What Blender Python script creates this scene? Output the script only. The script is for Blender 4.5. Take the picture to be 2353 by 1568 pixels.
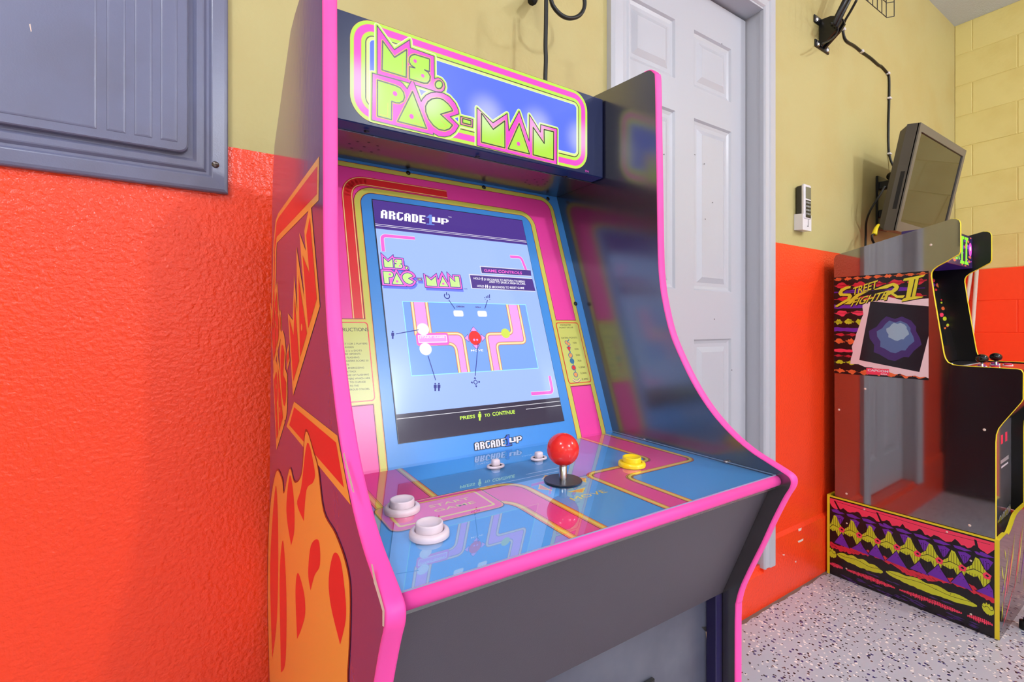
import bpy, bmesh, math, random
from mathutils import Vector, Matrix
for o in list(bpy.data.objects): bpy.data.objects.remove(o, do_unlink=True)
scene = bpy.context.scene
COL = scene.collection
# ------------------------------------------------------------------ camera
FPX, CXP, HYP, YAW = 1081.6, 1174.7, 745.9, math.radians(32.67)
CAM = Vector((0, -1.0435, 1.1242))
cd = bpy.data.cameras.new('camera'); cam = bpy.data.objects.new('camera', cd); COL.objects.link(cam)
cam.location = CAM; cam.rotation_euler = (math.pi/2, 0, -YAW)
cd.sensor_width = 36; cd.lens = 36*FPX/2353
cd.shift_x = (1176.5-CXP)/2353; cd.shift_y = -(784-HYP)/2353; cd.clip_start = .02
scene.camera = cam
# ------------------------------------------------------------------ world, lights, exposure
wd = bpy.data.worlds.new('world'); scene.world = wd; wd.use_nodes = True
wd.node_tree.nodes['Background'].inputs[0].default_value = (.93, .96, 1, 1)
wd.node_tree.nodes['Background'].inputs[1].default_value = 5.0
vs = scene.view_settings
vs.view_transform = 'Standard'; vs.look = 'None'; vs.gamma = 1; vs.exposure = 0; vs.use_curve_mapping = False
LAMPS = [((-1.0, -1.35, 2.86), 42, 'over the grey breaker panel'), ((1.15, -3.75, 2.86), 122, 'in the middle of the garage'), ((2.9, -2.3, 2.86), 64, 'near the block wall'), ((-2.2, -3.6, 2.86), 70, 'by the plain side wall')]  # unseen bulbs invented to light the room; the second matches a bezel glare
for loc, pw, nm in LAMPS:
    ld = bpy.data.lights.new('unseen_bulb', 'POINT'); ld.shadow_soft_size = .06
    ld.energy = pw; ld.color = (.91, .95, 1.0)
    lo = bpy.data.objects.new('unseen_bulb', ld); lo.location = loc; COL.objects.link(lo)

# ------------------------------------------------------------------ materials
def lin(c):
    c = c/255
    return c/12.92 if c <= .04045 else ((c+.055)/1.055)**2.4
def rgb(c): return (lin(c[0]), lin(c[1]), lin(c[2]), 1)
MATS = {}
def mat(name, col, rough=.5, metal=0, spec=.5, emit=0, ecol=None, coat=0, cior=1.5, crough=.04, bump=None):
    if name in MATS: return MATS[name]
    m = bpy.data.materials.new(name); m.use_nodes = True; nt = m.node_tree
    b = nt.nodes['Principled BSDF']
    b.inputs['Base Color'].default_value = rgb(col); b.inputs['Roughness'].default_value = rough
    b.inputs['Metallic'].default_value = metal; b.inputs['Specular IOR Level'].default_value = spec
    if coat: b.inputs['Coat Weight'].default_value = coat; b.inputs['Coat Roughness'].default_value = crough; b.inputs['Coat IOR'].default_value = cior
    if emit:
        b.inputs['Emission Color'].default_value = rgb(ecol or col); b.inputs['Emission Strength'].default_value = emit
    if bump:
        sc, st, det = bump
        tc = nt.nodes.new('ShaderNodeTexCoord'); nz = nt.nodes.new('ShaderNodeTexNoise'); bp = nt.nodes.new('ShaderNodeBump')
        nz.inputs['Scale'].default_value = sc; nz.inputs['Detail'].default_value = det
        bp.inputs['Strength'].default_value = st; bp.inputs['Distance'].default_value = .003
        nt.links.new(tc.outputs['Object'], nz.inputs['Vector']); nt.links.new(nz.outputs['Fac'], bp.inputs['Height'])
        nt.links.new(bp.outputs['Normal'], b.inputs['Normal'])
    MATS[name] = m
    return m
def wear(m, other, scale, lo, hi, amount=1.):
    """blend a second colour in by noise (stains, scuffs)"""
    nt = m.node_tree; b = nt.nodes['Principled BSDF']
    tc = nt.nodes.new('ShaderNodeTexCoord'); nz = nt.nodes.new('ShaderNodeTexNoise'); cr = nt.nodes.new('ShaderNodeMapRange'); mx = nt.nodes.new('ShaderNodeMix')
    mx.data_type = 'RGBA'; nz.inputs['Scale'].default_value = scale; nz.inputs['Detail'].default_value = 4
    cr.inputs[1].default_value = lo; cr.inputs[2].default_value = hi; cr.inputs[4].default_value = amount
    mx.inputs[6].default_value = b.inputs['Base Color'].default_value; mx.inputs[7].default_value = rgb(other)
    nt.links.new(tc.outputs['Object'], nz.inputs['Vector']); nt.links.new(nz.outputs['Fac'], cr.inputs[0])
    nt.links.new(cr.outputs[0], mx.inputs[0]); nt.links.new(mx.outputs[2], b.inputs['Base Color'])
    return m
RED = mat('red_wall_paint', (255, 68, 26), .25, bump=(120, .85, 2.5))
REDB = mat('red_block_paint', (255, 74, 30), .4, bump=(60, .3, 4))
YEL = wear(mat('yellow_wall_paint', (192, 178, 120), .6, bump=(70, .25, 3)), (188, 168, 106), 3, .45, .75)
YELB = wear(mat('yellow_block_paint', (224, 206, 132), .55, bump=(60, .3, 4)), (212, 190, 112), 4, .45, .75)
CEIL = mat('ceiling_texture', (206, 212, 222), .9, bump=(120, 1., 6))
WHT = mat('white_gloss_paint', (190, 190, 198), .35)
GREY = wear(mat('grey_enamel', (113, 116, 144), .3, bump=(400, .06, 2)), (106, 106, 128), 6, .45, .7)
BLACKP = mat('black_plastic', (18, 18, 20), .35)
BLACKR = mat('black_rubber', (14, 14, 14), .45)
STEEL = mat('steel', (190, 190, 195), .25, 1)
DSTEEL = mat('dull_steel', (120, 110, 105), .35, 1)
GAP = mat('dark_gap', (30, 28, 28), .8)
WPL = mat('white_plastic', (228, 222, 228), .25)

def floor_mat():
    m = bpy.data.materials.new('flake_epoxy'); m.use_nodes = True; nt = m.node_tree; b = nt.nodes['Principled BSDF']
    N = nt.nodes.new; L = nt.links.new
    tc = N('ShaderNodeTexCoord'); nz = N('ShaderNodeTexNoise'); nz.inputs['Scale'].default_value = 260
    ad = N('ShaderNodeVectorMath'); ad.operation = 'MULTIPLY_ADD'; ad.inputs[1].default_value = (.006,)*3
    L(tc.outputs['Object'], nz.inputs['Vector']); L(nz.outputs['Color'], ad.inputs[0]); L(tc.outputs['Object'], ad.inputs[2])
    prev = None
    base = N('ShaderNodeTexNoise'); base.inputs['Scale'].default_value = 5; base.inputs['Detail'].default_value = 3; L(tc.outputs['Object'], base.inputs['Vector'])
    mx0 = N('ShaderNodeMix'); mx0.data_type = 'RGBA'; mx0.inputs[6].default_value = rgb((186, 188, 198)); mx0.inputs[7].default_value = rgb((200, 202, 210)); L(base.outputs['Fac'], mx0.inputs[0])
    prev = mx0.outputs[2]
    for i, (col, sc, th, sz) in enumerate((((248, 240, 234), 62, .13, .29), ((44, 34, 40), 66, .13, .27), ((66, 62, 120), 60, .10, .27), ((110, 74, 64), 80, .05, .28), ((246, 238, 232), 96, .08, .28), ((60, 50, 60), 110, .08, .28))):
        mp = N('ShaderNodeMapping'); mp.inputs['Location'].default_value = (i*3.7, i*1.3, 0); mp.inputs['Scale'].default_value = (1, 1, 0)
        L(ad.outputs[0], mp.inputs[0])
        v = N('ShaderNodeTexVoronoi'); v.voronoi_dimensions = '2D'; v.inputs['Scale'].default_value = sc; L(mp.outputs[0], v.inputs['Vector'])
        sp = N('ShaderNodeSeparateColor'); L(v.outputs['Color'], sp.inputs[0])
        a = N('ShaderNodeMath'); a.operation = 'LESS_THAN'; a.inputs[1].default_value = th; L(sp.outputs[0], a.inputs[0])
        d = N('ShaderNodeMath'); d.operation = 'LESS_THAN'; d.inputs[1].default_value = sz; L(v.outputs['Distance'], d.inputs[0])
        k = N('ShaderNodeMath'); k.operation = 'MULTIPLY'; L(a.outputs[0], k.inputs[0]); L(d.outputs[0], k.inputs[1])
        mx = N('ShaderNodeMix'); mx.data_type = 'RGBA'; mx.inputs[7].default_value = rgb(col); L(k.outputs[0], mx.inputs[0]); L(prev, mx.inputs[6]); prev = mx.outputs[2]
    L(prev, b.inputs['Base Color']); b.inputs['Roughness'].default_value = .3
    return m
FLOOR = floor_mat()

# ------------------------------------------------------------------ scene-graph helpers
INV = {}
def thing(name, label, cat, loc=(0, 0, 0), rotz=0, group=None, kind=None):
    o = bpy.data.objects.new(name, None); COL.objects.link(o); o.empty_display_size = .05
    o.location = loc; o.rotation_euler = (0, 0, rotz); o['label'] = label
    if cat: o['category'] = cat
    if group: o['group'] = group
    if kind: o['kind'] = kind
    INV[o.name] = (Matrix.Translation(loc) @ Matrix.Rotation(rotz, 4, 'Z')).inverted()
    return o
def tag(o, label, cat=None, group=None, kind=None):
    o['label'] = label
    if cat: o['category'] = cat
    if group: o['group'] = group
    if kind: o['kind'] = kind
    return o
def obj(name, verts, faces, mats, parent=None, idx=None, smooth=False, world=False, label=None):
    """one mesh object; world=True means the vertices are world coordinates of a part of a rotated/moved thing"""
    if not isinstance(mats, (list, tuple)): mats = [mats]
    me = bpy.data.meshes.new(name)
    if world and parent is not None:
        r = parent
        while r.parent: r = r.parent
        if r.name in INV: verts = [INV[r.name] @ Vector(v) for v in verts]
    me.from_pydata([tuple(v) for v in verts], [], faces); me.update()
    for m in mats: me.materials.append(m)
    if idx: me.polygons.foreach_set('material_index', idx)
    if smooth: me.polygons.foreach_set('use_smooth', [True]*len(me.polygons))
    o = bpy.data.objects.new(name, me); COL.objects.link(o)
    if parent: o.parent = parent
    if label: o['label'] = label
    return o
def bmobj(name, bm, mats, parent=None, **k):
    bm.verts.index_update()
    v = [p.co.copy() for p in bm.verts]; f = [[q.index for q in p.verts] for p in bm.faces]; i = [p.material_index for p in bm.faces]
    bm.free()
    return obj(name, v, f, mats, parent, idx=i, **k)
def bbox(x0, x1, y0, y1, z0, z1, bev=0, seg=1):
    bm = bmesh.new(); bmesh.ops.create_cube(bm, size=1)
    for v in bm.verts: v.co = Vector((x0+(v.co.x+.5)*(x1-x0), y0+(v.co.y+.5)*(y1-y0), z0+(v.co.z+.5)*(z1-z0)))
    if bev: bmesh.ops.bevel(bm, geom=bm.edges[:], offset=bev, segments=seg, affect='EDGES', profile=.5)
    return bm
def box(name, x0, x1, y0, y1, z0, z1, m, parent=None, bev=0, seg=1, **k):
    return bmobj(name, bbox(x0, x1, y0, y1, z0, z1, bev, seg), m, parent, **k)
def prism(prof, x0, x1):
    """profile of (y,z) points extruded along x"""
    n = len(prof)
    v = [(x0, y, z) for y, z in prof]+[(x1, y, z) for y, z in prof]
    a = sum(prof[i][0]*prof[(i+1) % n][1]-prof[(i+1) % n][0]*prof[i][1] for i in range(n))
    L0 = list(range(n)); L1 = list(range(n, 2*n))
    f = [L0[::-1], L1] if a > 0 else [L0, L1[::-1]]
    for i in range(n):
        j = (i+1) % n
        f.append([i, j, n+j, n+i] if a > 0 else [j, i, n+i, n+j])
    return v, f
def catmull(p, n=6):
    p = [Vector(q) for q in p]; out = []
    for i in range(len(p)-1):
        a, b, c, d = p[max(i-1, 0)], p[i], p[i+1], p[min(i+2, len(p)-1)]
        for k in range(n):
            t = k/n; out.append(.5*((2*b)+(c-a)*t+(2*a-5*b+4*c-d)*t*t+(3*b-a-3*c+d)*t**3))
    return out+[p[-1]]
def tube(pts, r, seg=8, cap=True):
    pts = [Vector(p) for p in pts]; v = []; f = []; n = len(pts); ref = None
    for i, p in enumerate(pts):
        t = (pts[min(i+1, n-1)]-pts[max(i-1, 0)]).normalized()
        if ref is None: ref = t.orthogonal().normalized()
        ref = (ref-t*ref.dot(t)).normalized(); b = t.cross(ref)
        rr = r[i] if isinstance(r, (list, tuple)) else r
        for k in range(seg):
            a = 2*math.pi*k/seg; v.append(p+(ref*math.cos(a)+b*math.sin(a))*rr)
    for i in range(n-1):
        for k in range(seg):
            k2 = (k+1) % seg; f.append([i*seg+k, i*seg+k2, (i+1)*seg+k2, (i+1)*seg+k])
    if cap: f.append(list(range(seg))[::-1]); f.append([(n-1)*seg+k for k in range(seg)])
    return v, f
def lathe(prof, c=(0, 0, 0), seg=32, axis='z'):
    v = []; f = []; n = len(prof)
    for k in range(seg):
        a = 2*math.pi*k/seg
        for r, z in prof:
            q = (r*math.cos(a), r*math.sin(a), z)
            if axis == 'y': q = (q[0], -q[2], q[1])
            if axis == '-x': q = (-q[2], -q[0], q[1])
            v.append((c[0]+q[0], c[1]+q[1], c[2]+q[2]))
    for k in range(seg):
        k2 = (k+1) % seg
        for i in range(n-1): f.append([k*n+i, k2*n+i, k2*n+i+1, k*n+i+1])
    return v, f

# photograph pixel -> point on a known plane of a thing (used to measure flat print that lies on that plane)
def pray(px, py):
    F = Vector((math.sin(YAW), math.cos(YAW), 0)); R = Vector((math.cos(YAW), -math.sin(YAW), 0))
    return F+R*((px-CXP)/FPX)+Vector((0, 0, 1))*((HYP-py)/FPX)
def onplane(q, p0, n, root=None):
    o = CAM.copy(); d = pray(*q)
    if root is not None: o = INV[root.name] @ o; d = INV[root.name].to_3x3() @ d
    p0 = Vector(p0); n = Vector(n)
    return o+d*((p0-o).dot(n)/d.dot(n))
def C(ox, oy, s): return lambda *a: [(ox+x/s, oy+y/s) for x, y in a]

class Art:
    """flat print: polygons laid in thin layers on one plane (origin p0, axes u,v)"""
    def __init__(s, root, p0, u, v, step=.00010):
        s.root = root; s.p0 = Vector(p0); s.u = Vector(u).normalized(); s.v = Vector(v).normalized(); s.n = s.u.cross(s.v); s.step = step
        s.V = []; s.F = []; s.I = []; s.M = []; s.vmin = None
    def at(s, q):
        p = onplane(q, s.p0, s.n, s.root)-s.p0; return (p.dot(s.u), p.dot(s.v))
    def px(s, pts): return [s.at(q) for q in pts]
    def mi(s, m):
        if m not in s.M: s.M.append(m)
        return s.M.index(m)
    def poly(s, pts, m, lay):
        if s.vmin is not None: pts = [(x, max(y, s.vmin)) for x, y in pts]
        a = sum(pts[i][0]*pts[(i+1) % len(pts)][1]-pts[(i+1) % len(pts)][0]*pts[i][1] for i in range(len(pts)))
        if a < 0: pts = pts[::-1]
        b = len(s.V); s.V += [s.p0+s.u*x+s.v*y+s.n*(.0002+lay*s.step) for x, y in pts]
        s.F.append(list(range(b, b+len(pts)))); s.I.append(s.mi(m))
    def disc(s, c, r, m, lay, seg=20, ry=None):
        ry = ry or r
        s.poly([(c[0]+r*math.cos(2*math.pi*k/seg), c[1]+ry*math.sin(2*math.pi*k/seg)) for k in range(seg)], m, lay)
    def stroke(s, pts, w, m, lay, closed=False, joint=True):
        n = len(pts)
        for i in range(n if closed else n-1):
            (x0, y0), (x1, y1) = pts[i], pts[(i+1) % n]; l = math.hypot(x1-x0, y1-y0)
            if l < 1e-7: continue
            nx, ny = -(y1-y0)/l*w/2, (x1-x0)/l*w/2
            s.poly([(x0+nx, y0+ny), (x1+nx, y1+ny), (x1-nx, y1-ny), (x0-nx, y0-ny)], m, lay)
        if joint:
            for i in range(n):
                if closed or 0 < i < n-1: s.disc(pts[i], w/2, m, lay+.12, 10)
    def rrect(s, x0, x1, y0, y1, r, m, lay, seg=8):
        r = max(r, .0003); P = []
        for cx, cy, a0 in ((x1-r, y1-r, 0), (x0+r, y1-r, 90), (x0+r, y0+r, 180), (x1-r, y0+r, 270)):
            for k in range(seg+1):
                a = math.radians(a0+90*k/seg); P.append((cx+r*math.cos(a), cy+r*math.sin(a)))
        s.poly(P, m, lay)
    def text(s, txt, pl, pr, pt, m, lay, bold=0):
        """text whose baseline runs pl->pr and whose capital height is pl->pt"""
        v, f, w, h = glyphs(txt, bold)
        ux, uy = (pr[0]-pl[0])/w, (pr[1]-pl[1])/w; vx, vy = (pt[0]-pl[0])/h, (pt[1]-pl[1])/h
        b = len(s.V); flip = ux*vy-uy*vx < 0
        for x, y in v:
            s.V.append(s.p0+s.u*(pl[0]+x*ux+y*vx)+s.v*(pl[1]+x*uy+y*vy)+s.n*(.0002+lay*s.step))
        for q in f: s.F.append([b+i for i in (q[::-1] if flip else q)]); s.I.append(s.mi(m))
    def bits(s, rows, pl, pr, pt, m, lay, grow=0):
        H = len(rows); Wd = max(len(r) for r in rows)
        ux, uy = (pr[0]-pl[0])/Wd, (pr[1]-pl[1])/Wd; vx, vy = (pt[0]-pl[0])/H, (pt[1]-pl[1])/H
        def T(x, y): return (pl[0]+x*ux+y*vx, pl[1]+x*uy+y*vy)
        for j, r in enumerate(rows):
            i = 0
            while i < len(r):
                if r[i] == '#':
                    k = i
                    while k < len(r) and r[k] == '#': k += 1
                    y = H-1-j; g = grow
                    s.poly([T(i-g, y-g), T(k+g, y-g), T(k+g, y+1.02+g), T(i-g, y+1.02+g)], m, lay)
                    i = k
                else: i += 1
    def build(s, name, parent, label=None):
        return obj(name, s.V, s.F, s.M, parent, idx=s.I, label=label)
_g = {}
def glyphs(txt, bold=0):
    if (txt, bold) in _g: return _g[(txt, bold)]
    c = bpy.data.curves.new('t', 'FONT'); c.body = txt; c.size = 1; c.offset = bold; c.resolution_u = 3; c.fill_mode = 'FRONT'
    o = bpy.data.objects.new('t', c); COL.objects.link(o)
    dg = bpy.context.evaluated_depsgraph_get(); me = o.evaluated_get(dg).to_mesh()
    vs_ = [v.co for v in me.vertices]
    x0 = min(v.x for v in vs_); x1 = max(v.x for v in vs_); y1 = max(v.y for v in vs_)
    r = ([(v.x-x0, v.y) for v in vs_], [list(p.vertices) for p in me.polygons], x1-x0, min(y1, .75))
    o.to_mesh_clear(); bpy.data.objects.remove(o, do_unlink=True); bpy.data.curves.remove(c)
    _g[(txt, bold)] = r
    return r

# ================================================================== ROOM
XW, ZC, ZP, XL_, YF = 4.171, 3.107, 1.4625, -3.4, -5.0
fl = box('floor', XL_, XW+.2, YF, .3, -.1, 0, FLOOR); tag(fl, 'grey epoxy garage floor with scattered colour flakes', kind='structure')
ce = box('ceiling', XL_, XW+.2, YF, .3, ZC, ZC+.1, CEIL); tag(ce, 'textured off-white ceiling', kind='structure')
# back wall with the door opening, painted red below and yellow above
DX0, DX1, DZ0, DZ1 = 1.085, 1.85, .165, 2.40
bm = bmesh.new()
def addbox(bm, x0, x1, y0, y1, z0, z1, mi=0):
    b = bbox(x0, x1, y0, y1, z0, z1); off = len(bm.verts)
    vm = [bm.verts.new(v.co) for v in b.verts]
    for f in b.faces:
        g = bm.faces.new([vm[v.index] for v in f.verts]); g.material_index = mi
    b.free()
for x0, x1, z0, z1 in ((XL_, DX0, 0, ZC), (DX1, XW, 0, ZC), (DX0, DX1, DZ1, ZC), (DX0, DX1, 0, DZ0)):
    if z0 < ZP: addbox(bm, x0, x1, 0, .12, z0, min(z1, ZP), 0)
    if z1 > ZP: addbox(bm, x0, x1, 0, .12, max(z0, ZP), z1, 1)
wb = bmobj('wall_back', bm, [RED, YEL]); tag(wb, 'garage wall painted glossy red below and yellow above', kind='structure')
# concrete stem (painted kerb) along the foot of the back wall
bm = bmesh.new()
for x0, x1, z1 in ((XL_, DX0, .262), (DX1, XW, .262), (DX0, DX1, .150)):
    b = bbox(x0, x1, -.013, .0, 0, z1)
    for v in b.verts:
        if v.co.y < -.01 and v.co.z > .1: v.co.z -= .012
    vm = [bm.verts.new(v.co) for v in b.verts]
    for f in b.faces: bm.faces.new([vm[v.index] for v in f.verts])
    b.free()
kb = bmobj('baseboard_back', bm, RED); tag(kb, 'red painted concrete kerb along the foot of the wall', kind='structure')
# bare concrete / dirt line at the wall foot and paint chips on the kerb
CHIP = mat('bare_chip', (232, 205, 190), .8); DIRT = mat('floor_dirt', (128, 110, 98), .9)
ka = Art(None, (0, -.0131, 0), (1, 0, 0), (0, 0, 1))
for pts in (((1834, 1216), (1842, 1213), (1841, 1219), (1835, 1222)), ((1833, 1244), (1846, 1238), (1845, 1243), (1835, 1248)), ((1797, 1275), (1803, 1274), (1802, 1278)), ((1826, 1291), (1830, 1289), (1829, 1294))):
    ka.poly(ka.px(pts), CHIP, 1)
ka.build('paint_chip', kb, 'pale chips in the red paint')
random.seed(3)
fa = Art(None, (0, -.0132, 0), (1, 0, 0), (0, 1, 0)); P = []; Q = []
for i in range(40):
    x = 1.3+i*.04; P.append((x, 0)); Q.append((x, -.006-random.random()*.012))
fa.poly([(a, b) for a, b in P]+Q[::-1], DIRT, 1)
fa.build('dirt_line', fl, 'dusty line where the floor meets the wall')

# block wall: every block is a piece of its own, running bond
wr = obj('wall_right', *prism([(0.1, 0), (YF, 0), (YF, 1.479), (0.1, 1.479)], XW+.0028, XW+.2), [REDB]); tag(wr, 'painted concrete block wall, red below and yellow above', kind='structure')
up = obj('upper_wall', *prism([(0.1, 1.479), (YF, 1.479), (YF, ZC), (0.1, ZC)], XW+.0028, XW+.2), [YELB], wr)
CH = .2034
def block_mesh(l, m):
    b = bbox(XW, XW+.02, -l+.0012, -.0012, .0012, CH-.0012, .0026, 1)
    b.verts.index_update(); me = bpy.data.meshes.new('block')
    me.from_pydata([v.co[:] for v in b.verts], [], [[v.index for v in f.verts] for f in b.faces]); me.materials.append(m); b.free()
    return me
BM = {}
for k in range(16):
    z0 = ZC-(k+1)*CH; m = YELB if z0 > 1.47 else REDB
    cuts = [0]; y = -.0864 if k % 2 == 0 else -.2896
    while y > -2.2: cuts.append(y); y -= .4064
    for a, b_ in zip(cuts, cuts[1:]):
        key = (round(a-b_, 3), m.name, z0 < 0)
        if key not in BM:
            BM[key] = block_mesh(a-b_, m)
            if z0 < 0:
                for v in BM[key].vertices: v.co.z = max(v.co.z, -z0)
        o = bpy.data.objects.new('block', BM[key]); COL.objects.link(o); o.parent = wr; o.location = (0, a, z0)
wl = box('wall_left', XL_-.1, XL_, YF, .12, 0, ZC, YEL); tag(wl, 'plain yellow side wall', kind='structure')

# ------------------------------------------------------------------ door
YD = .058
tr = thing('trim_1', 'white moulded door casing with mitred corner', None, (1.47, 0, 0), kind='structure')
def casing(name, x0, x1, z0, z1, vert, side):
    prof = [(0, .0), (0, -.018), (.012, -.024), (.045, -.024), (.050, -.019), (.066, -.017), (.072, -.021), (.078, -.021), (.083, -.015), (.083, 0)]
    v = []; f = []
    for t in (0, 1):
        for a, y in prof:
            if vert: x = x0+a if side < 0 else x1-a; z = z0 if t == 0 else z1-a
            else: x = (x0+a) if t == 0 else (x1-a); z = z1-a
            v.append((x, y, z))
    n = len(prof)
    for i in range(n): j = (i+1) % n; f.append([i, j, n+j, n+i])
    f += [list(range(n)), list(range(n, 2*n))]
    o = obj(name, v, f, WHT, tr, world=True)
    bm = bmesh.new(); bm.from_mesh(o.data); bmesh.ops.recalc_face_normals(bm, faces=bm.faces[:]); bm.to_mesh(o.data); bm.free()
TX0, TX1 = 1.013, 1.928
casing('casing_side', TX0, TX1, .155, 2.462, True, -1); casing('casing_side', TX0, TX1, .155, 2.462, True, 1); casing('casing_head', TX0, TX1, 0, 2.462, False, 0)
box('jamb', DX1-.002, DX1+.018, -.014, .11, .16, 2.385, WHT, tr, world=True); box('jamb', DX0-.018, DX0+.002, -.014, .11, .16, 2.385, WHT, tr, world=True)
box('jamb_head', DX0+.002, DX1-.002, -.014, .11, 2.372, 2.395, WHT, tr, world=True)
d1 = thing('door_1', 'white six-panel interior door, closed', None, (1.47, YD, .165), kind='structure')
LX0, LX1, LZ0, LZ1 = DX0+.006, DX1-.008, .17, 2.362
box('door_gap', DX0+.001, DX1-.001, YD+.012, YD+.03, .165, 2.374, GAP, d1, world=True)
def dp(q): p = onplane(q, (0, YD, 0), (0, 1, 0)); return p.x, p.z
xa, xb = dp((1442, 60))[0], dp((1551.5, 60))[0]; xc, xd = dp((1594.7, 60))[0], dp((1680.3, 60))[0]
rows = [(dp((1637, 217))[1], dp((1637, 90.5))[1]), (dp((1637, 669))[1], dp((1637, 287))[1]), (.36, dp((1637, 779.5))[1])]
# leaf made of stiles and rails with openings, then moulded panels set into them
bm = bmesh.new(); xs = [LX0, xa, xb, xc, xd, LX1]; zs = [LZ0]
for a, b_ in rows[::-1]: zs += [a, b_]
zs.append(LZ1)
for i in range(5):
    for j in range(len(zs)-1):
        if i in (1, 3) and j % 2 == 1: continue
        addbox(bm, xs[i], xs[i+1], YD, YD+.035, zs[j], zs[j+1])
bmobj('door_leaf', bm, WHT, d1, world=True)
for x0, x1 in ((xa, xb), (xc, xd)):
    for z0, z1 in rows:
        v = []; f = []
        for ins, dy in ((0, .0), (.006, .008), (.017, .011), (.030, .011), (.050, .002), (.052, .0022)):
            v += [(x0+ins, YD+dy, z0+ins), (x1-ins, YD+dy, z0+ins), (x1-ins, YD+dy, z1-ins), (x0+ins, YD+dy, z1-ins)]
        for k in range(5):
            for i in range(4): j = (i+1) % 4; f.append([k*4+i, k*4+j, k*4+4+j, k*4+4+i])
        f.append([20, 21, 22, 23]); obj('door_panel', v, f, WHT, d1, world=True)
SCUFF = mat('door_scuff', (70, 62, 60), .7)
da = Art(None, (0, YD, 0), (1, 0, 0), (0, 0, 1))
for x, y in ((1658, 101), (1596, 356), (1618, 377), (1637, 466), (1620, 504), (1525, 355), (1641, 734), (1681, 851)):
    c = da.at((x, y)); da.poly([(c[0]-.004, c[1]), (c[0]+.003, c[1]+.003), (c[0]+.004, c[1]-.002)], SCUFF, 3)
o = da.build('scuff_mark', d1, 'small dark scuffs on the white paint'); o.location = -Vector((1.47, YD, .165))

# ------------------------------------------------------------------ ceiling bulbs (out of view, added to light the room)
for i, (loc, pw, nm) in enumerate(LAMPS):
    t = thing('unseen_ceiling_light', 'unseen bare bulb on a white holder on the ceiling '+nm, 'light', (loc[0], loc[1], ZC), group='unseen ceiling bulbs')
    v, f = lathe([(0, 0), (.07, 0), (.07, -.02), (.045, -.045), (.022, -.06), (.022, -.16), (0, -.165)], (0, 0, 0), 20); obj('holder', v, [q[::-1] for q in f], WHT, t, smooth=True)
# unseen far side, invented to light the room: white sectional door with windows
bm = bmesh.new(); gx = [XL_, -1.6, -.6, .2, 1.2, 1.9, 2.9, XW]; gz = [0, 1.45, 1.95, ZC]
for i in range(7):
    for j in range(3):
        if j == 1 and i % 2 == 1: continue
        addbox(bm, gx[i], gx[i+1], YF-.06, YF, gz[j], gz[j+1])
wf = bmobj('wall_front', bm, mat('unseen_garage_door', (226, 224, 222), .6)); tag(wf, 'unseen white garage door wall with a row of windows', kind='structure')

# ================================================================== ELECTRICAL PANEL
ep = thing('electrical_panel', 'grey metal electrical breaker panel cover on the wall', 'panel', (-.3, 0, 1.37))
def wx(px, py, y): return onplane((px, py), (0, y, 0), (0, 1, 0))
ex1 = wx(524, 200, -.012).x; ez0 = wx(510, 443.4, -.012).z; ex0, ez1 = ex1-.62, ez0+1.05
def rim(levels):
    v = []; f = []
    for ins, y in levels: v += [(ex0+ins, y, ez0+ins), (ex1-ins, y, ez0+ins), (ex1-ins, y, ez1-ins), (ex0+ins, y, ez1-ins)]
    for k in range(len(levels)-1):
        for i in range(4): j = (i+1) % 4; f.append([k*4+i, k*4+j, k*4+4+j, k*4+4+i])
    f.append([len(v)-4+i for i in range(4)])
    return v, f
v, f = rim([(0, -.001), (0, -.010), (.002, -.0125), (.006, -.0145), (.024, -.0165), (.026, -.0158), (.030, -.0118), (.034, -.0118), (.038, -.0160), (.040, -.0168), (.049, -.0172), (.052, -.015), (.055, -.013)])
obj('cover_frame', v, f, GREY, ep, world=True)
dx1 = wx(432, 200, -.026).x; dz0 = wx(400, 346, -.026).z; dx0, dz1 = dx1-.44, dz0+.9
# door: slab with a rounded lower corner
r = .014; P = [(dx0, dz0)]
for k in range(9):
    a = math.radians(-90+90*k/8); P.append((dx1-r+r*math.cos(a), dz0+r+r*math.sin(a)))
P += [(dx1, dz1), (dx0, dz1)]
n = len(P); v = [(x, -.012, z) for x, z in P]+[(x, -.024, z) for x, z in P]
cxm, czm = (dx0+dx1)/2, (dz0+dz1)/2
v += [(x+(.0018 if x < cxm else -.0018), -.0258, z+(.0018 if z < czm else -.0018)) for x, z in P]
f = [[k*n+i, k*n+(i+1) % n, (k+1)*n+(i+1) % n, (k+1)*n+i] for k in (0, 1) for i in range(n)]+[[2*n+i for i in range(n)]]
pd = obj('panel_door', v, f, GREY, ep, world=True)
def emboss(x0, x1, z0, z1):
    v = []; f = []
    for ins, y in ((0, -.0257), (.0012, -.0266), (.0032, -.0272), (.0045, -.0273)):
        v += [(x0+ins, y, z0+ins), (x1-ins, y, z0+ins), (x1-ins, y, z1-ins), (x0+ins, y, z1-ins)]
    for k in range(3):
        for i in range(4): j = (i+1) % 4; f.append([k*4+i, k*4+j, k*4+4+j, k*4+4+i])
    f.append([12, 13, 14, 15])
    return v, f
for pa, pb, pz in ((-200, 223, 297), (244, 289.5, 307.5), (308, 350.5, 318), (368, 408.5, 327.5)):
    a, b_ = wx(pa, 250, -.026).x, wx(pb, 250, -.026).x; z = wx(pb, pz, -.026).z
    v, f = emboss(max(a, dx0+.02), b_, z, dz1-.05); obj('pressed_rib', v, f, GREY, pd, world=True)
c = wx(495, 378.5, -.0165)
v, f = lathe([(0, .0035), (.004, .003), (.0058, .0012), (.0062, 0)], (c.x, -.0165, c.z), 20, 'y'); sc = obj('cover_screw', v, f, DSTEEL, ep, world=True, smooth=True, label='dull steel slotted screw')
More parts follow.
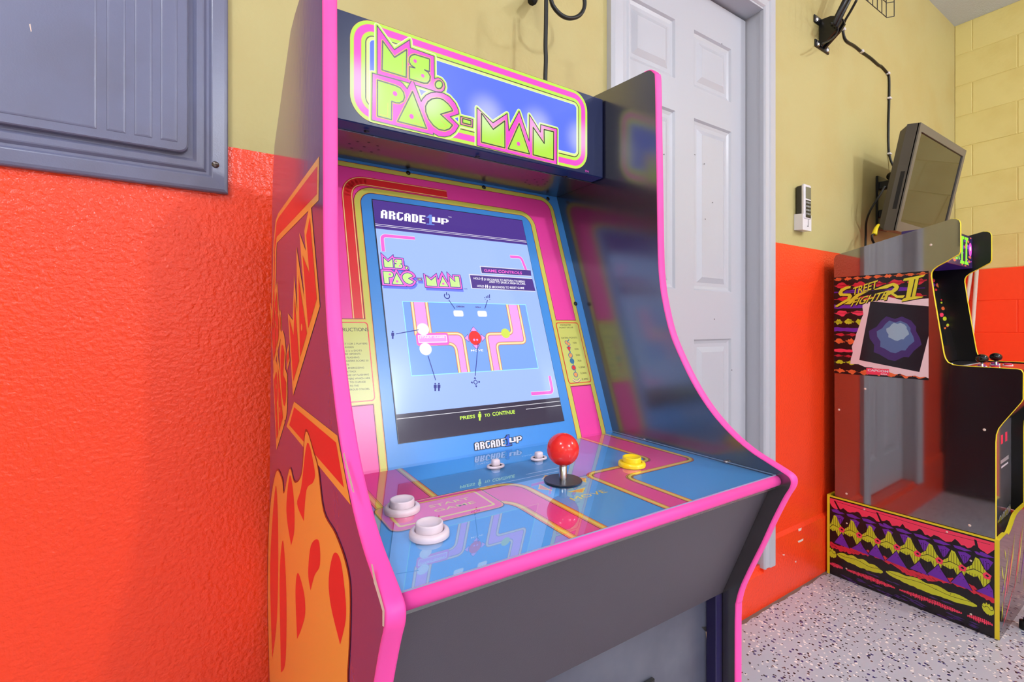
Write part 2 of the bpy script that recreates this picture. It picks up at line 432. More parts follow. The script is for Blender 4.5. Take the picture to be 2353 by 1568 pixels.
box('slot', c.x-.0055, c.x+.0055, -.0204, -.0196, c.z-.0005, c.z+.0005, GAP, sc, world=True)
ea = Art(None, (0, -.0274, 0), (1, 0, 0), (0, 0, 1)); ea.poly(ea.px([(67, 56), (70, 55), (73, 72), (71, 74)]), CHIP, 1); o = ea.build('paint_fleck', ep, 'white paint fleck'); o.location = -Vector((-.3, 0, 1.37))

# ================================================================== MAIN ARCADE CABINET
TH = math.radians(-.415)
cab = thing('arcade_cabinet', 'upright arcade cabinet with pink edge trim, lit marquee and red ball joystick', 'arcade cabinet', (.326, -.435, 0), TH)
xl, xr, tk = -.2193, .2422, .01326
FRONT = [(-.104, 1.5155), (-.115, 1.5135), (-.1225, 1.506), (-.1255, 1.495), (-.127, 1.42), (-.129, 1.33), (-.131, 1.23), (-.134, 1.19), (-.1396, 1.1584), (-.1525, 1.113), (-.172, 1.074), (-.195, 1.037), (-.2206, 1.0063), (-.2486, .9823), (-.2745, .9666), (-.2952, .9582), (-.315, .9505), (-.3215, .9470), (-.3238, .9422), (-.3222, .9345), (-.315, .9205), (-.302, .8905), (-.2888, .857), (-.2748, .8241), (-.2614, .7905), (-.2561, .7697), (-.2549, .7552), (-.2543, .66), (-.2543, .02)]
fr = [(p.x, p.y) for p in catmull([(y, z, 0) for y, z in FRONT], 4)]
BACK = [(.41, .02), (.41, .55), (.345, 1.33), (.333, 1.385), (.305, 1.437), (.1, 1.528), (.06, 1.529)]
PINK = mat('pink_edge_trim', (252, 74, 172), .52)
PURP = mat('purple_side_vinyl', (126, 70, 122), .13, spec=.3, bump=(60, .035, 2))
BLK = mat('black_laminate', (26, 22, 28), .4, coat=1, cior=2.4, crough=.2, bump=(900, .05, 1))
KNEE = mat('black_vinyl_board', (70, 62, 72), .45, spec=.8, bump=(900, .06, 1))
BLKG = mat('black_gloss_board', (12, 12, 16), .12)
BPRINT = mat('navy_marquee_print', (20, 24, 48), .3, spec=.3, emit=.25, ecol=(30, 50, 120))
def cabside(x0, x1, mo, mi_):
    v, f = prism(fr+BACK, x0, x1)
    idx = [mo if x0 < 0 else mi_, mo if x0 > 0 else mi_]+[2]*(len(f)-2)
    a = f[0]
    return v, f, idx
v, f, idx = cabside(xl-tk, xl, 0, 1); obj('side_panel', v, f, [PURP, BLK, BLK], cab, idx=[0, 1]+[2]*(len(f)-2), label='glossy purple printed side panel')
v, f, idx = cabside(xr, xr+tk, 0, 1); obj('side_panel', v, f, [BLK, mat('dark_outer_vinyl', (40, 22, 38), .2), BLK], cab, idx=[0, 1]+[2]*(len(f)-2), label='black inner face of the side panel')
def edge_trim(front, x0, x1, m, parent, t=.0016, name='edge_trim'):
    sec = [(x0-.0003, -.0006), (x0-.0002, .0004), (x0+.0016, t*.85), ((x0+x1)/2, t), (x1-.0016, t*.85), (x1+.0002, .0004), (x1+.0003, -.0006)]
    v = []; f = []; n = len(sec)
    for i, (y, z) in enumerate(front):
        a = front[max(i-1, 0)]; b_ = front[min(i+1, len(front)-1)]
        ty, tz = b_[0]-a[0], b_[1]-a[1]; l = math.hypot(ty, tz); ny, nz = tz/l, -ty/l
        for x, d in sec: v.append((x, y+ny*d, z+nz*d))
    for i in range(len(front)-1):
        for k in range(n-1): f.append([i*n+k, (i+1)*n+k, (i+1)*n+k+1, i*n+k+1])
    o = obj(name, v, f, m, parent, smooth=True)
    return o
edge_trim(fr, xl-tk, xl, PINK, cab); edge_trim(fr, xr, xr+tk, PINK, cab)
# worn white line of bare board along the left trim
WORN = mat('bare_board_edge', (225, 214, 205), .8)
# bodies between the sides
ym = -.0149
box('back_panel', xl, xr, .33, .336, .02, 1.30, BLK, cab); box('top_panel', xl, xr, ym+.006, .1, 1.5088, 1.5110, BLACKP, cab)
MQ = box('marquee_box', xl+.0002, xr-.0025, ym, .1, 1.3741, 1.5085, BPRINT, cab, bev=.0012, label='lit marquee box with pink and lime lettering')
SPK = box('speaker_panel', xl, xr, .012, .1178, 1.3722, 1.3790, BLK, cab, bev=.0008)
for i, (hx, hy) in enumerate([onplane(q, (0, 0, 1.3721), (0, 0, 1), cab)[:2] for q in ((803, 330.5), (822, 325.5), (847.5, 327.5), (867.5, 335.5), (870, 344.5), (853.5, 349.5), (829, 347.5), (808, 340.5), (837, 337.5), (1211, 414), (1228.5, 412.5), (1248, 413), (1257, 418), (1252, 423), (1236, 425.5), (1217, 424.5), (1234, 418.5), (1207, 419))]):
    v, f = lathe([(0, 0), (.0021, 0)], (hx, hy, 1.37205), 10); obj('speaker_hole', v, [q[::-1] for q in f], GAP, SPK)
for q in ((842, 301.5), (1097, 360), (1299, 405.5)):
    p = onplane(q, (0, 0, 1.3722), (0, 0, 1), cab); v, f = lathe([(0, -.0018), (.003, -.0014), (.0038, 0)], (p.x, p.y, 1.3722), 12); obj('screw_head', v, [w[::-1] for w in f], BLACKP, cab, smooth=True)
# bezel
BT, BB = Vector((0, .1183, 1.3765)), Vector((0, -.0347, .9463)); bd = (BB-BT).normalized(); bn = Vector((1, 0, 0)).cross(-bd)
BLUE = mat('blue_print', (72, 148, 226), .28); LIME = mat('lime_print', (214, 210, 92), .28); ORG = mat('orange_print', (244, 160, 84), .28); LINE = mat('dark_print_line', (42, 24, 30), .3)
PNK = mat('pink_print', (250, 70, 168), .28); REDP = mat('red_print', (232, 40, 44), .28); CREAM = mat('cream_print', (250, 216, 140), .28); PALEY = mat('pale_lime_print', (212, 212, 108), .28)
b0, b1 = BT-bd*.0005, BB+bd*.008
v = []
for x in (xl, xr):
    for p in (b0, b1): v += [Vector((x, p.y, p.z)), Vector((x, p.y, p.z))-bn*.004]
obj('bezel_board', v, [[0, 2, 6, 4], [1, 5, 7, 3], [0, 4, 5, 1], [2, 3, 7, 6], [0, 1, 3, 2], [4, 6, 7, 5]], [BLUE], cab)
CXB = .0120
ba = Art(cab, (0, BT.y, BT.z), (1, 0, 0), -bd)     # u = x, v = -s
def S(x, s): return (x, -s)
def ring(art, x0, x1, s0, s1, r, cols, lay):
    for i, (ins, m) in enumerate(cols): art.rrect(x0+ins, x1-ins, -s1+ins, -s0-ins, r-ins, m, lay+i*.8)
ring(ba, CXB-.2150, CXB+.2150, .0094, .62, .030, ((0, LINE), (.0007, ORG), (.0016, LIME), (.0084, ORG), (.0092, LINE), (.0099, PNK)), 1)
# red trail band: left side and top, with cream pinstripes
def rpath(pts, r, seg=8):
    out = [pts[0]]
    for i in range(1, len(pts)-1):
        p = Vector(pts[i]); a = (Vector(pts[i-1])-p); b_ = (Vector(pts[i+1])-p); rr = min(r, a.length*.49, b_.length*.49) if not isinstance(r, (list, tuple)) else r[i-1]
        p1 = p+a.normalized()*rr; p2 = p+b_.normalized()*rr
        for k in range(seg+1):
            t = k/seg; q = p1*(1-t)**2+p*2*t*(1-t)+p2*t*t; out.append((q.x, q.y))
    return out+[pts[-1]]
trail = rpath([S(-.1582, .26), S(-.1582, .0398), S(.004, .0398)], .032)
ba.stroke(trail, .0162, REDP, 6.2); ba.stroke(trail, .0138, CREAM, 6.6); ba.stroke(trail, .0114, REDP, 7)
ring(ba, CXB-.1622, CXB+.1622, .0492, .62, .030, ((0, LINE), (.0007, ORG), (.0016, LIME), (.0090, ORG), (.0100, LINE), (.0108, BLUE)), 8)
# mask back to blue outside the board foot
# instruction boxes left and right
for sx in (-1, 1):
    xa_, xb_ = sorted((CXB+sx*.1622, CXB+sx*.2050)); xo, xi = xa_, xb_
    ba.rrect(xo-.0006, xi+.0006, -.3770, -.2600, .0005, LINE, 13); ba.rrect(xo-.0010, xi+.0010, -.3762, -.2608, .0005, ORG, 13.6); ba.rrect(xo-.0014, xi+.0014, -.3752, -.2618, .0005, LIME, 14.2)
    ba.rrect(xo-.0034, xi+.0034, -.3722, -.2648, .005, REDP, 15); ba.rrect(xo-.0020, xi+.0020, -.3708, -.2662, .004, PALEY, 15.6)
ba.stroke([S(CXB-.2062, .257), S(CXB-.1622, .257)], .0, LINE, 12)
I1 = C(770, 720, 7.131); I2 = C(1250, 720, 5.6)
def btext(txt, cf, a, b_, hgt, m=LINE, lay=17, bold=0, art=None):
    art = art or ba
    p, q = art.px(cf(a, b_)); h = hgt
    dx, dy = q[0]-p[0], q[1]-p[1]; l = math.hypot(dx, dy)
    art.text(txt, p, q, (p[0]-dy/l*h, p[1]+dx/l*h), m, lay, bold)
btext('INSTRUCTIONS', I1, (-70, 308), (543, 302), .0048)
for txt, a, b_ in (('SELECT 1OR 2 PLAYERS', (20, 527), (523, 518)), ('AVOIDS', (155, 580), (300, 576)), ('EAT o o o o DOTS', (20, 640), (433, 632)), ('DOTS ARE 10POINTS', (0, 695), (410, 688)), ('O FLASHING', (135, 752), (392, 746)), ('ENERGIZERS SCORE 50', (60, 808), (540, 796)), ('POINTS', (70, 872), (225, 866)), ('AFTER ENERGIZING', (60, 924), (470, 912)), ('ATTACK', (185, 980), (343, 975)), ('BEWARE OF FLASHING', (90, 1042), (548, 1026)), ('MONSTERS WHICH ARE', (75, 1102), (567, 1084)), ('ABOUT TO CHANGE', (70, 1160), (496, 1145)), ('TO THE', (235, 1214), (380, 1208)), ('DANGEROUS COLORS', (90, 1282), (556, 1260))):
    btext(txt, I1, a, b_, .0023)
btext('MONSTER', I2, (207, 168), (340, 165), .0027); btext('POINT VALUE', I2, (193, 202), (368, 198), .0027); btext('EXTRA POINTS', I2, (220, 334), (420, 330), .0030)
for i, (txt, a, b_) in enumerate((('100', (365, 398), (412, 396)), ('200', (386, 477), (436, 475)), ('500', (404, 555), (456, 553)), ('700', (424, 628), (474, 626)), ('1,000', (444, 712), (520, 709)), ('2,000', (462, 787), (541, 784)), ('5,000', (480, 864), (560, 858)))):
    btext(txt, I2, a, b_, .0030)
TEAL = mat('teal_print', (52, 120, 160), .3)
for i, q in enumerate(((293, 388), (314, 464), (333, 548), (352, 620), (374, 705), (400, 795), (412, 858))):
    c = ba.px(I2(q))[0]; k = (ORG, REDP, ORG, TEAL, REDP, ORG, PALEY)[i]
    if i == 6:
        arc = [(c[0]-.008+.016*t/8, c[1]+.004*((t/4-1)**2)-.003) for t in range(9)]; ba.stroke(arc, .0042, TEAL, 17); ba.stroke(arc, .0026, CREAM, 18)
    elif i == 0:
        for dx, dy in ((-.002, .0012), (.0022, -.0022)): ba.disc((c[0]+dx, c[1]+dy), .0036, TEAL, 17); ba.disc((c[0]+dx, c[1]+dy), .0027, ORG, 18)
        ba.stroke([(c[0], c[1]+.002), (c[0]+.005, c[1]+.006)], .0016, TEAL, 18.5)
    elif i == 1:
        ba.poly([(c[0]-.0046, c[1]+.003), (c[0], c[1]+.0052), (c[0]+.0046, c[1]+.003), (c[0], c[1]-.006)], TEAL, 17); ba.poly([(c[0]-.0036, c[1]+.0024), (c[0], c[1]+.004), (c[0]+.0036, c[1]+.0024), (c[0], c[1]-.0048)], REDP, 18)
    else:
        ba.disc(c, .0048, TEAL, 17); ba.disc(c, .0037, k, 18); ba.stroke([(c[0], c[1]+.004), (c[0]+.0015, c[1]+.0075)], .0014, TEAL, 18.5)
ba_obj = ba.build('bezel_print', cab, 'printed bezel artwork with pink, lime and red bands')
for x, s_ in ((-.0591, .0108), (.0786, .0128), (.2184, .0131), (.2258, .2287), (-.1980, .0105)):
    p = BT+bd*s_; p.x = x
    me = lathe([(0, .0022), (.0022, .002), (.0036, .0008), (.0038, 0)], (0, 0, 0), 14)
    rot = Vector((0, 0, 1)).rotation_difference(bn).to_matrix()
    o = obj('bezel_screw', [rot @ Vector(q)+p+bn*.001 for q in me[0]], me[1], BLACKP, cab, smooth=True)

# ------------------------------------------------------------------ block-letter logo shared by marquee, screen and side print
A_ = C(760, 40, 5.406); B_ = C(1040, 130, 5.4056)
ma = Art(cab, (0, ym, 0), (1, 0, 0), (0, 0, 1))
def mA(*p): return ma.px(A_(*p))
def mB(*p): return ma.px(B_(*p))
def arc_pts(c, r, a0, a1, n=10): return [(c[0]+r*math.cos(math.radians(a0+(a1-a0)*k/n)), c[1]+r*math.sin(math.radians(a0+(a1-a0)*k/n))) for k in range(n+1)]
LOGO_BACK = [mA((572, 108), (786, 408), (978, 284), (984, 384), (1280, 488), (1283, 765), (1330, 755), (1372, 775), (1405, 820), (1415, 870), (1403, 912), (1370, 935), (1310, 930), (1060, 850), (900, 800), (572, 712)),
             mA((512, 698), (800, 778), (850, 795), (890, 825), (945, 893), (1010, 765), (1118, 1050), (1135, 1018), (1180, 970), (1240, 940), (1310, 932), (1390, 945), (1470, 990), (1540, 1070), (1578, 1150), (1588, 1205), (1478, 1240), (1588, 1350), (1540, 1430), (1480, 1475), (1410, 1490), (1330, 1480), (1268, 1443), (1274, 1466), (505, 1280)),
             mA((1607, 1235), (1760, 1272), (1757, 1372), (1607, 1335)),
             mB((297, 1112), (297, 640), (495, 828), (672, 712), (692, 930), (820, 683), (945, 1057), (948, 728), (1083, 944), (1087, 850), (1290, 905), (1288, 1350))]
LOGO_LET = [mA((640, 300), (787, 505), (938, 408), (932, 752), (632, 660)),
            mA((1035, 467), (1222, 525), (1220, 680), (1160, 660), (1205, 690), (1230, 740), (1225, 790), (1195, 825), (1150, 825), (972, 770), (972, 620), (1040, 635), (990, 600), (968, 560), (972, 510), (995, 480)),
            mA(*[(1337+45*math.cos(k*.314), 843+50*math.sin(k*.314)) for k in range(20)]),
            mA((575, 785), (800, 855), (860, 885), (900, 940), (912, 1000), (895, 1045), (850, 1070), (810, 1068), (752, 1050), (750, 1278), (575, 1232)),
            mA((1010, 928), (1185, 1388), (825, 1298)),
            mA((1310, 1010), (1350, 1014), (1390, 1030), (1450, 1080), (1490, 1130), (1508, 1165), (1358, 1210), (1506, 1345), (1470, 1390), (1410, 1412), (1340, 1400), (1270, 1350), (1210, 1270), (1175, 1180), (1172, 1110), (1200, 1055), (1250, 1020)),
            mA((1632, 1262), (1735, 1290), (1735, 1342), (1632, 1315)),
            mB((352, 710), (497, 910), (640, 806), (642, 1140), (350, 1068)),
            mB((820, 838), (948, 1215), (683, 1150)),
            mB((993, 885), (1130, 1085), (1128, 912), (1247, 940), (1245, 1288), (992, 1225))]
LOGO_DOT = [(mA((1042, 550))[0], .0024), (mA((1137, 733))[0], .0024), (mA((793, 955))[0], .0031), (mA((998, 1237))[0], .0031), (mB((810, 1090))[0], .0031)]
LOGO_SHINE = [mA((888, 540), (885, 718), (762, 677)), mA((704, 1070), (702, 1240), (607, 1214)), mA((1060, 1175), (1130, 1348), (1015, 1318)), mA((1352, 1275), (1440, 1350), (1400, 1385), (1345, 1380)), mB((607, 972), (606, 1108), (495, 1075)), mB((860, 1038), (905, 1180), (825, 1165)), mB((1215, 1132), (1213, 1255), (1155, 1243)), mA((1035, 760), (1150, 795), (1195, 790), (1205, 765))]
def logo(art, T, back, let, line, dot, shine, lay, k=1, halo=None):
    if halo:
        for m, w, l in halo:
            for p in LOGO_BACK: art.stroke([T(q) for q in p], w*k, m, l, True)
    for i, p in enumerate(LOGO_BACK):
        P = [T(q) for q in p]; l = lay+(0 if i == 0 else 1.6)
        art.poly(P, back, l)
        if line: art.stroke(P, .0013*k, line, l+.6, True)
    for p in LOGO_LET:
        P = [T(q) for q in p]
        if shine: art.stroke(P, .0034*k, shine, lay+3.2, True)
        art.poly(P, let, lay+4.0)
        if line: art.stroke(P, .0017*k, line, lay+4.6, True)
    for c, r in LOGO_DOT: art.disc(T(c), r*k, dot, lay+5.4)
    if shine:
        for p in LOGO_SHINE: art.stroke([T(q) for q in p], .0006*k, shine, lay+5.4)
def aff(src, dst):
    (a, b_, c), (A, B, Cc) = src, dst
    ux, uy, vx, vy = b_[0]-a[0], b_[1]-a[1], c[0]-a[0], c[1]-a[1]; det = ux*vy-uy*vx
    def T(q):
        x, y = q[0]-a[0], q[1]-a[1]; s_ = (x*vy-y*vx)/det; t_ = (ux*y-uy*x)/det
        return (A[0]+s_*(B[0]-A[0])+t_*(Cc[0]-A[0]), A[1]+s_*(B[1]-A[1])+t_*(Cc[1]-A[1]))
    return T
ANCH = (LOGO_BACK[1][-1], LOGO_BACK[3][-1], LOGO_BACK[1][0])

# ------------------------------------------------------------------ marquee print (back-lit)
def lit(name, col, e=1.0, rough=.25, led=True):
    """print lit from behind by a short row of LEDs: paler right over each LED"""
    if 'lit_'+name in MATS: return MATS['lit_'+name]
    m = mat('lit_'+name, [c*.25 for c in col], rough, spec=.15, emit=e, ecol=col)
    if not led: return m
    nt = m.node_tree; N = nt.nodes.new; L = nt.links.new; b = nt.nodes['Principled BSDF']; tc = N('ShaderNodeTexCoord'); acc = None
    for lx, lz in LEDS:
        d = N('ShaderNodeVectorMath'); d.operation = 'DISTANCE'; d.inputs[1].default_value = (lx, ym, lz); L(tc.outputs['Object'], d.inputs[0])
        r = N('ShaderNodeMapRange'); r.interpolation_type = 'SMOOTHERSTEP'; r.inputs[1].default_value = .044; r.inputs[2].default_value = .0; r.inputs[3].default_value = 0; r.inputs[4].default_value = .42; L(d.outputs['Value'], r.inputs[0])
        if acc is None: acc = r.outputs[0]
        else:
            k = N('ShaderNodeMath'); k.operation = 'MAXIMUM'; L(acc, k.inputs[0]); L(r.outputs[0], k.inputs[1]); acc = k.outputs[0]
    mx = N('ShaderNodeMix'); mx.data_type = 'RGBA'; mx.inputs[6].default_value = rgb(col); mx.inputs[7].default_value = (1, 1, 1, 1); L(acc, mx.inputs[0]); L(mx.outputs[2], b.inputs['Emission Color'])
    return m
LEDS = [(-.172, 1.425), (-.078, 1.428), (.012, 1.428), (.102, 1.43), (.190, 1.43)]
mLIME = lit('lime', (196, 250, 84)); mPINK = lit('pink', (252, 84, 212)); mPALE = lit('pale_lime', (226, 255, 150)); mBLUE = lit('blue', (100, 124, 246)); mWHITE = lit('white', (240, 255, 235)); mORG = lit('orange', (232, 200, 90))
mLINE = mat('lit_line', (24, 20, 24), .3); mLET = lit('letter_lime', (186, 240, 78), 1.0)
fx0, fx1, fz0, fz1 = -.1803, .2042, 1.3790, 1.5072
for i, (ins, m) in enumerate(((0, mORG), (.0006, mLIME), (.0042, mORG), (.0048, mPINK), (.0134, mORG), (.0140, mLIME), (.0184, mLINE), (.0197, mORG), (.0202, mPALE), (.0236, mWHITE), (.0242, mBLUE))):
    ma.rrect(fx0+ins, fx1-ins, fz0+ins, fz1-ins, .030-ins, m, 1+i*.7, 10)
idT = lambda q: q; ma.vmin = fz0
logo(ma, idT, mPINK, mLET, mLINE, mPINK, mORG, 11, 1, halo=((mWHITE, .0074, 8.6), (mPALE, .0064, 9.2), (mLIME, .0040, 9.6)))
ma.vmin = None; p, q, t_ = mB((1635, 1436), (1680, 1447), (1637, 1412)); ma.text('TM', p, q, t_, mPINK, 12)
ma.build('marquee_print', MQ, 'back-lit lettering in lime on pink, blue field, rounded striped frame')

# ------------------------------------------------------------------ screen
def scr(name, col, e=1.12): return mat('screen_'+name, (6, 6, 8), .12, emit=e, ecol=col)
sBG = scr('sky', (162, 190, 254)); sDK = scr('violet', (82, 58, 142)); sW = scr('white', (248, 246, 255)); sPK = scr('pink', (252, 104, 214)); sLM = scr('lime', (206, 250, 150)); sNV = scr('navy', (44, 44, 140)); sB1 = scr('blue', (126, 168, 248)); sCY = scr('cyan', (160, 238, 240)); sPL = scr('light_pink', (248, 162, 250)); sCR = scr('cream', (252, 234, 180)); sOR = scr('orange', (236, 170, 120)); sRD = scr('red', (246, 44, 40)); sYL = scr('yellow', (214, 228, 80)); sBK = scr('dark', (58, 50, 72)); sGL = scr('glow_lime', (206, 246, 90)); sSH = scr('shadow_blue', (112, 124, 250)); sB2 = scr('mid_blue', (112, 140, 226)); sL2 = scr('grey_white', (226, 226, 240))
SX0, SX1, SS0, SS1 = -.1222, .1450, .0712, .4295
sc_p0 = BT+bd*0; sa = Art(cab, BT+bn*.0021, (1, 0, 0), -bd)
c11 = C(860, 460, 6.192); c12 = C(860, 640, 5.348); c13 = C(880, 840, 5.115)
def s11(*p): return sa.px(c11(*p))
def s12(*p): return sa.px(c12(*p))
def s13(*p): return sa.px(c13(*p))
sa.poly([S(SX0-.0012, SS0-.0012), S(SX1+.0006, SS0-.0012), S(SX1+.0006, SS1+.0006), S(SX0-.0012, SS1+.0006)], LINE, 0)
sa.poly([S(SX0, SS0), S(SX1, SS0), S(SX1, SS1), S(SX0, SS1)], sBG, 1)
yb1 = s11((1000, 512))[0][1]; sa.poly([S(SX0, SS0), S(SX1, SS0), (SX1, yb1), (SX0, yb1)], sDK, 2)
for yy in (453, 473):
    y_ = s11((1000, yy))[0][1]; sa.stroke([(SX0, y_), (SX1, y_)], .0007, sW, 3)
GL = {'A': ['.###.', '##.##', '##.##', '#####', '##.##', '##.##', '##.##'], 'R': ['####.', '##.##', '##.##', '####.', '##.##', '##.##', '##.##'], 'C': ['.####', '##...', '##...', '##...', '##..#', '##.##', '.###.'], 'D': ['####.', '##.##', '##.##', '##.##', '##.##', '##.##', '####.'], 'E': ['#####', '##...', '##...', '####.', '##...', '##...', '#####'], '1': ['..##..', '.###..', '####..', '..##..', '..##..', '..##..', '..##..', '..##..', '######'], 'U': ['##..##', '##..##', '##..##', '##..##', '######'], 'P': ['#####.', '##..##', '##..##', '#####.', '##....', '##....']}
def word(w): return ['.'.join(GL[c][j] for c in w) for j in range(7)]
def brand(art, f, a, hi, blue, dark, lay):
    """a = pixel anchors: word baseline left/right, top-left; numeral the same; then UP"""
    for rows, (pl, pr, pt), m in ((word('ARCADE'), a[0], hi), (GL['1'], a[1], blue), (GL['U'], a[2], hi), (GL['P'], a[3], hi)):
        P = f(pl, pr, pt)
        if dark: art.bits(rows, *P, dark, lay, .55)
        art.bits(rows, *P, m, lay+1)
brand(sa, s11, [((90, 258), (728, 338), (92, 140)), ((742, 352), (855, 362), (742, 205)), ((822, 312), (940, 328), (822, 240)), ((950, 345), (1055, 358), (950, 258))], sW, sB2, None, 3)
p = s11((1050, 250), (1095, 256), (1050, 234)); sa.text('TM', *p, sW, 4)
def bracket(pts, r): 
    P = rpath(pts, r, 5); sa.stroke(P, .0064, sL2, 4); sa.stroke(P, .0048, sPK, 5)
bracket(s11((128, 735), (105, 505), (575, 548)), .007); bracket(s11((1930, 808), (2085, 815), (2165, 1020)), .007); bracket(s13((1955, 125), (1992, 318), (1740, 335)), .006)
T = aff(ANCH, s11((110, 1218), (1252, 1274), (88, 985)))
for pb in LOGO_BACK:
    P = [T(q) for q in pb]; sa.poly([(x+.0015, y-.004) for x, y in P], sSH, 3.4)
logo(sa, T, sPK, sLM, sNV, sPK, sPL, 5, .62)
sa.text('TM', *s11((1268, 1275), (1318, 1280), (1268, 1255)), sNV, 6)
def bx(c4, m, lay): sa.poly(c4, m, lay)
bx(s11((1497, 940), (2215, 995), (2230, 1090), (1520, 1047)), sL2, 5); bx(s11((1510, 952), (2222, 1004), (2232, 1082), (1527, 1040)), sDK, 5.8)
bx(s11((1342, 1055), (2240, 1112), (2290, 1306), (1380, 1262)), sL2, 5); bx(s11((1357, 1070), (2246, 1126), (2290, 1298), (1392, 1254)), sDK, 5.8)
sa.text('GAME CONTROLS', *s11((1560, 1022), (2100, 1060), (1558, 982)), sPK, 7, .02)
def man(art, f, c, h, m, lay):
    """restroom-style person pictogram, h = height in crop pixels"""
    w = h*.36; x, y = c
    art.poly(f((x-w*.5, y-h*.28), (x+w*.5, y-h*.28), (x+w*.5, y+h*.12), (x+w*.3, y+h*.12), (x+w*.26, y+h*.5), (x-w*.26, y+h*.5), (x-w*.3, y+h*.12), (x-w*.5, y+h*.12)), m, lay)
    art.poly(f(*[(x+h*.11*math.cos(k*.628), y-h*.41+h*.11*math.sin(k*.628)) for k in range(10)]), m, lay)
sa.text('HOLD', *s11((1410, 1130), (1508, 1136), (1408, 1102)), sW, 7, .02); man(sa, s11, (1532, 1124), 48, sW, 7)
sa.text('(5 SECONDS) TO RETURN TO MENU', *s11((1556, 1143), (2140, 1176), (1555, 1115)), sW, 7, .02)
sa.text('AND TO SAVE A HIGH SCORE.', *s11((1630, 1180), (2150, 1210), (1629, 1152)), sW, 7, .02)
sa.text('HOLD', *s11((1462, 1240), (1560, 1246), (1460, 1210)), sW, 7, .02); man(sa, s11, (1582, 1232), 48, sW, 7); man(sa, s11, (1606, 1233), 48, sW, 7)
sa.text('(5 SECONDS) TO RESET GAME', *s11((1628, 1252), (2130, 1270), (1627, 1222)), sW, 7, .02)
# icons and leader lines
c = s11((1032, 1368))[0]; sa.stroke(arc_pts(c, .0042, 125, 415, 16), .0015, sNV, 5); sa.stroke([(c[0], c[1]+.001), (c[0], c[1]+.0062)], .0015, sNV, 5)
for i in range(4): sa.stroke(s11((1570+22*i, 1398), (1570+22*i, 1385-13*i)), .0015, sNV, 5, joint=False)
sa.stroke(s11((1570, 1413), (1588, 1414)), .0007, sNV, 5); sa.stroke(s11((1632, 1416), (1648, 1417)), .0009, sNV, 5)
R4 = s12((340, 280), (1850, 330), (2020, 1110), (458, 1195)); gx0, gx1 = (R4[0][0]+R4[3][0])/2, (R4[1][0]+R4[2][0])/2; gy1, gy0 = (R4[0][1]+R4[1][1])/2, (R4[2][1]+R4[3][1])/2
sa.poly([(gx0, gy0), (gx1, gy0), (gx1, gy1), (gx0, gy1)], sB1, 2); sa.stroke([(gx0, gy0), (gx1, gy0), (gx1, gy1), (gx0, gy1)], .0011, sCY, 6, True)
def edges(art, pts, r, ms, k, lay):
    P = rpath(pts, r, 8)
    for w, m, l in ((.0112, ms[0], 0), (.0098, ms[1], .7), (.0046, ms[2], 1.4)): art.stroke(P, w*k, m, lay+l, joint=True)
def lane(art, L, R, r, fill, ms, k, lay):
    PL, PR = rpath(L, r, 8), rpath(R, r, 8)
    art.poly(PL+PR[::-1], fill, lay); edges(art, L, r, ms, k, lay+1); edges(art, R, r, ms, k, lay+1)
ms = (sDK, sOR, sCR)
def g(px_, py_): return s12((px_, py_))[0]
xv = lambda q: s12(q)[0][0]; yv = lambda q: s12(q)[0][1]
x1, x2 = xv((462, 300)), xv((638, 300)); yu, yl = yv((950, 680)), yv((960, 803)); x3, x4 = xv((1100, 1155)), xv((1160, 1155))
x3, x4 = xv((1047, 1150)), xv((1160, 1145))
yS = yv((700, 700))
lane(sa, [(x1, gy1), (x1, yS)], [(x2, gy1), (x2, yS)], .005, sPL, ms, .48, 2.5)
lane(sa, [(x1+.03, yl), (x3, yl), (x3, gy0)], [(x1+.03, yu), (x4, yu), (x4, gy0)], .012, sPL, ms, .48, 2.5)
y5, y6 = yv((1500, 683)), yv((1600, 800)); x5, x6 = xv((1450, 1130)), xv((1558, 1130)); x7, x8 = xv((1632, 340)), xv((1768, 340))
lane(sa, [(x7, gy1), (x7, y5), (x5, y5), (x5, gy0)], [(x8, gy1), (x8, y6), (x6, y6), (x6, gy0)], .008, sPL, ms, .48, 2.5)
P = s12((500, 672), (905, 668), (925, 828), (525, 835)); sx0, sx1 = (P[0][0]+P[3][0])/2, (P[1][0]+P[2][0])/2; sy1, sy0 = P[0][1], P[3][1]
sa.rrect(sx0, sx1, sy0, sy1, .004, sOR, 6); sa.rrect(sx0+.0005, sx1-.0005, sy0+.0005, sy1-.0005, .0038, sPK, 6.6); sa.rrect(sx0+.003, sx1-.003, sy0+.0045, sy1-.0035, .001, sW, 7.2); sa.rrect(sx0+.0042, sx1-.0042, sy0+.0057, sy1-.0047, .001, sPL, 7.8)
sa.text('START GAME', *s12((555, 740), (862, 735), (553, 716)), sW, 9, .02)
for q in ((596, 628), (628, 872)):
    c = s12(q)[0]; sa.disc(c, .0092, sL2, 9); sa.disc(c, .0086, sW, 9.6); sa.disc(c, .0060, sL2, 10.2); sa.disc(c, .0056, sW, 10.8)
for q in ((1032, 434), (1324, 438)):
    c = s12(q)[0]; sa.rrect(c[0]-.0083, c[0]+.0083, c[1]-.005, c[1]+.005, .003, sL2, 7); sa.rrect(c[0]-.0075, c[0]+.0075, c[1]-.0042, c[1]+.0045, .003, sW, 7.6)
c = s12((1610, 678))[0]; sa.disc(c, .0080, sYL, 7.5); sa.disc(c, .0056, sGL, 8.2); sa.disc(c, .0052, sYL, 8.8)
c = s12((1235, 735))[0]; sa.disc(c, .0105, sRD, 9, ry=.0112); sa.disc((c[0]-.002, c[1]-.003), .0018, sPL, 9.8); sa.disc((c[0]+.003, c[1]-.003), .0016, sPL, 9.8)
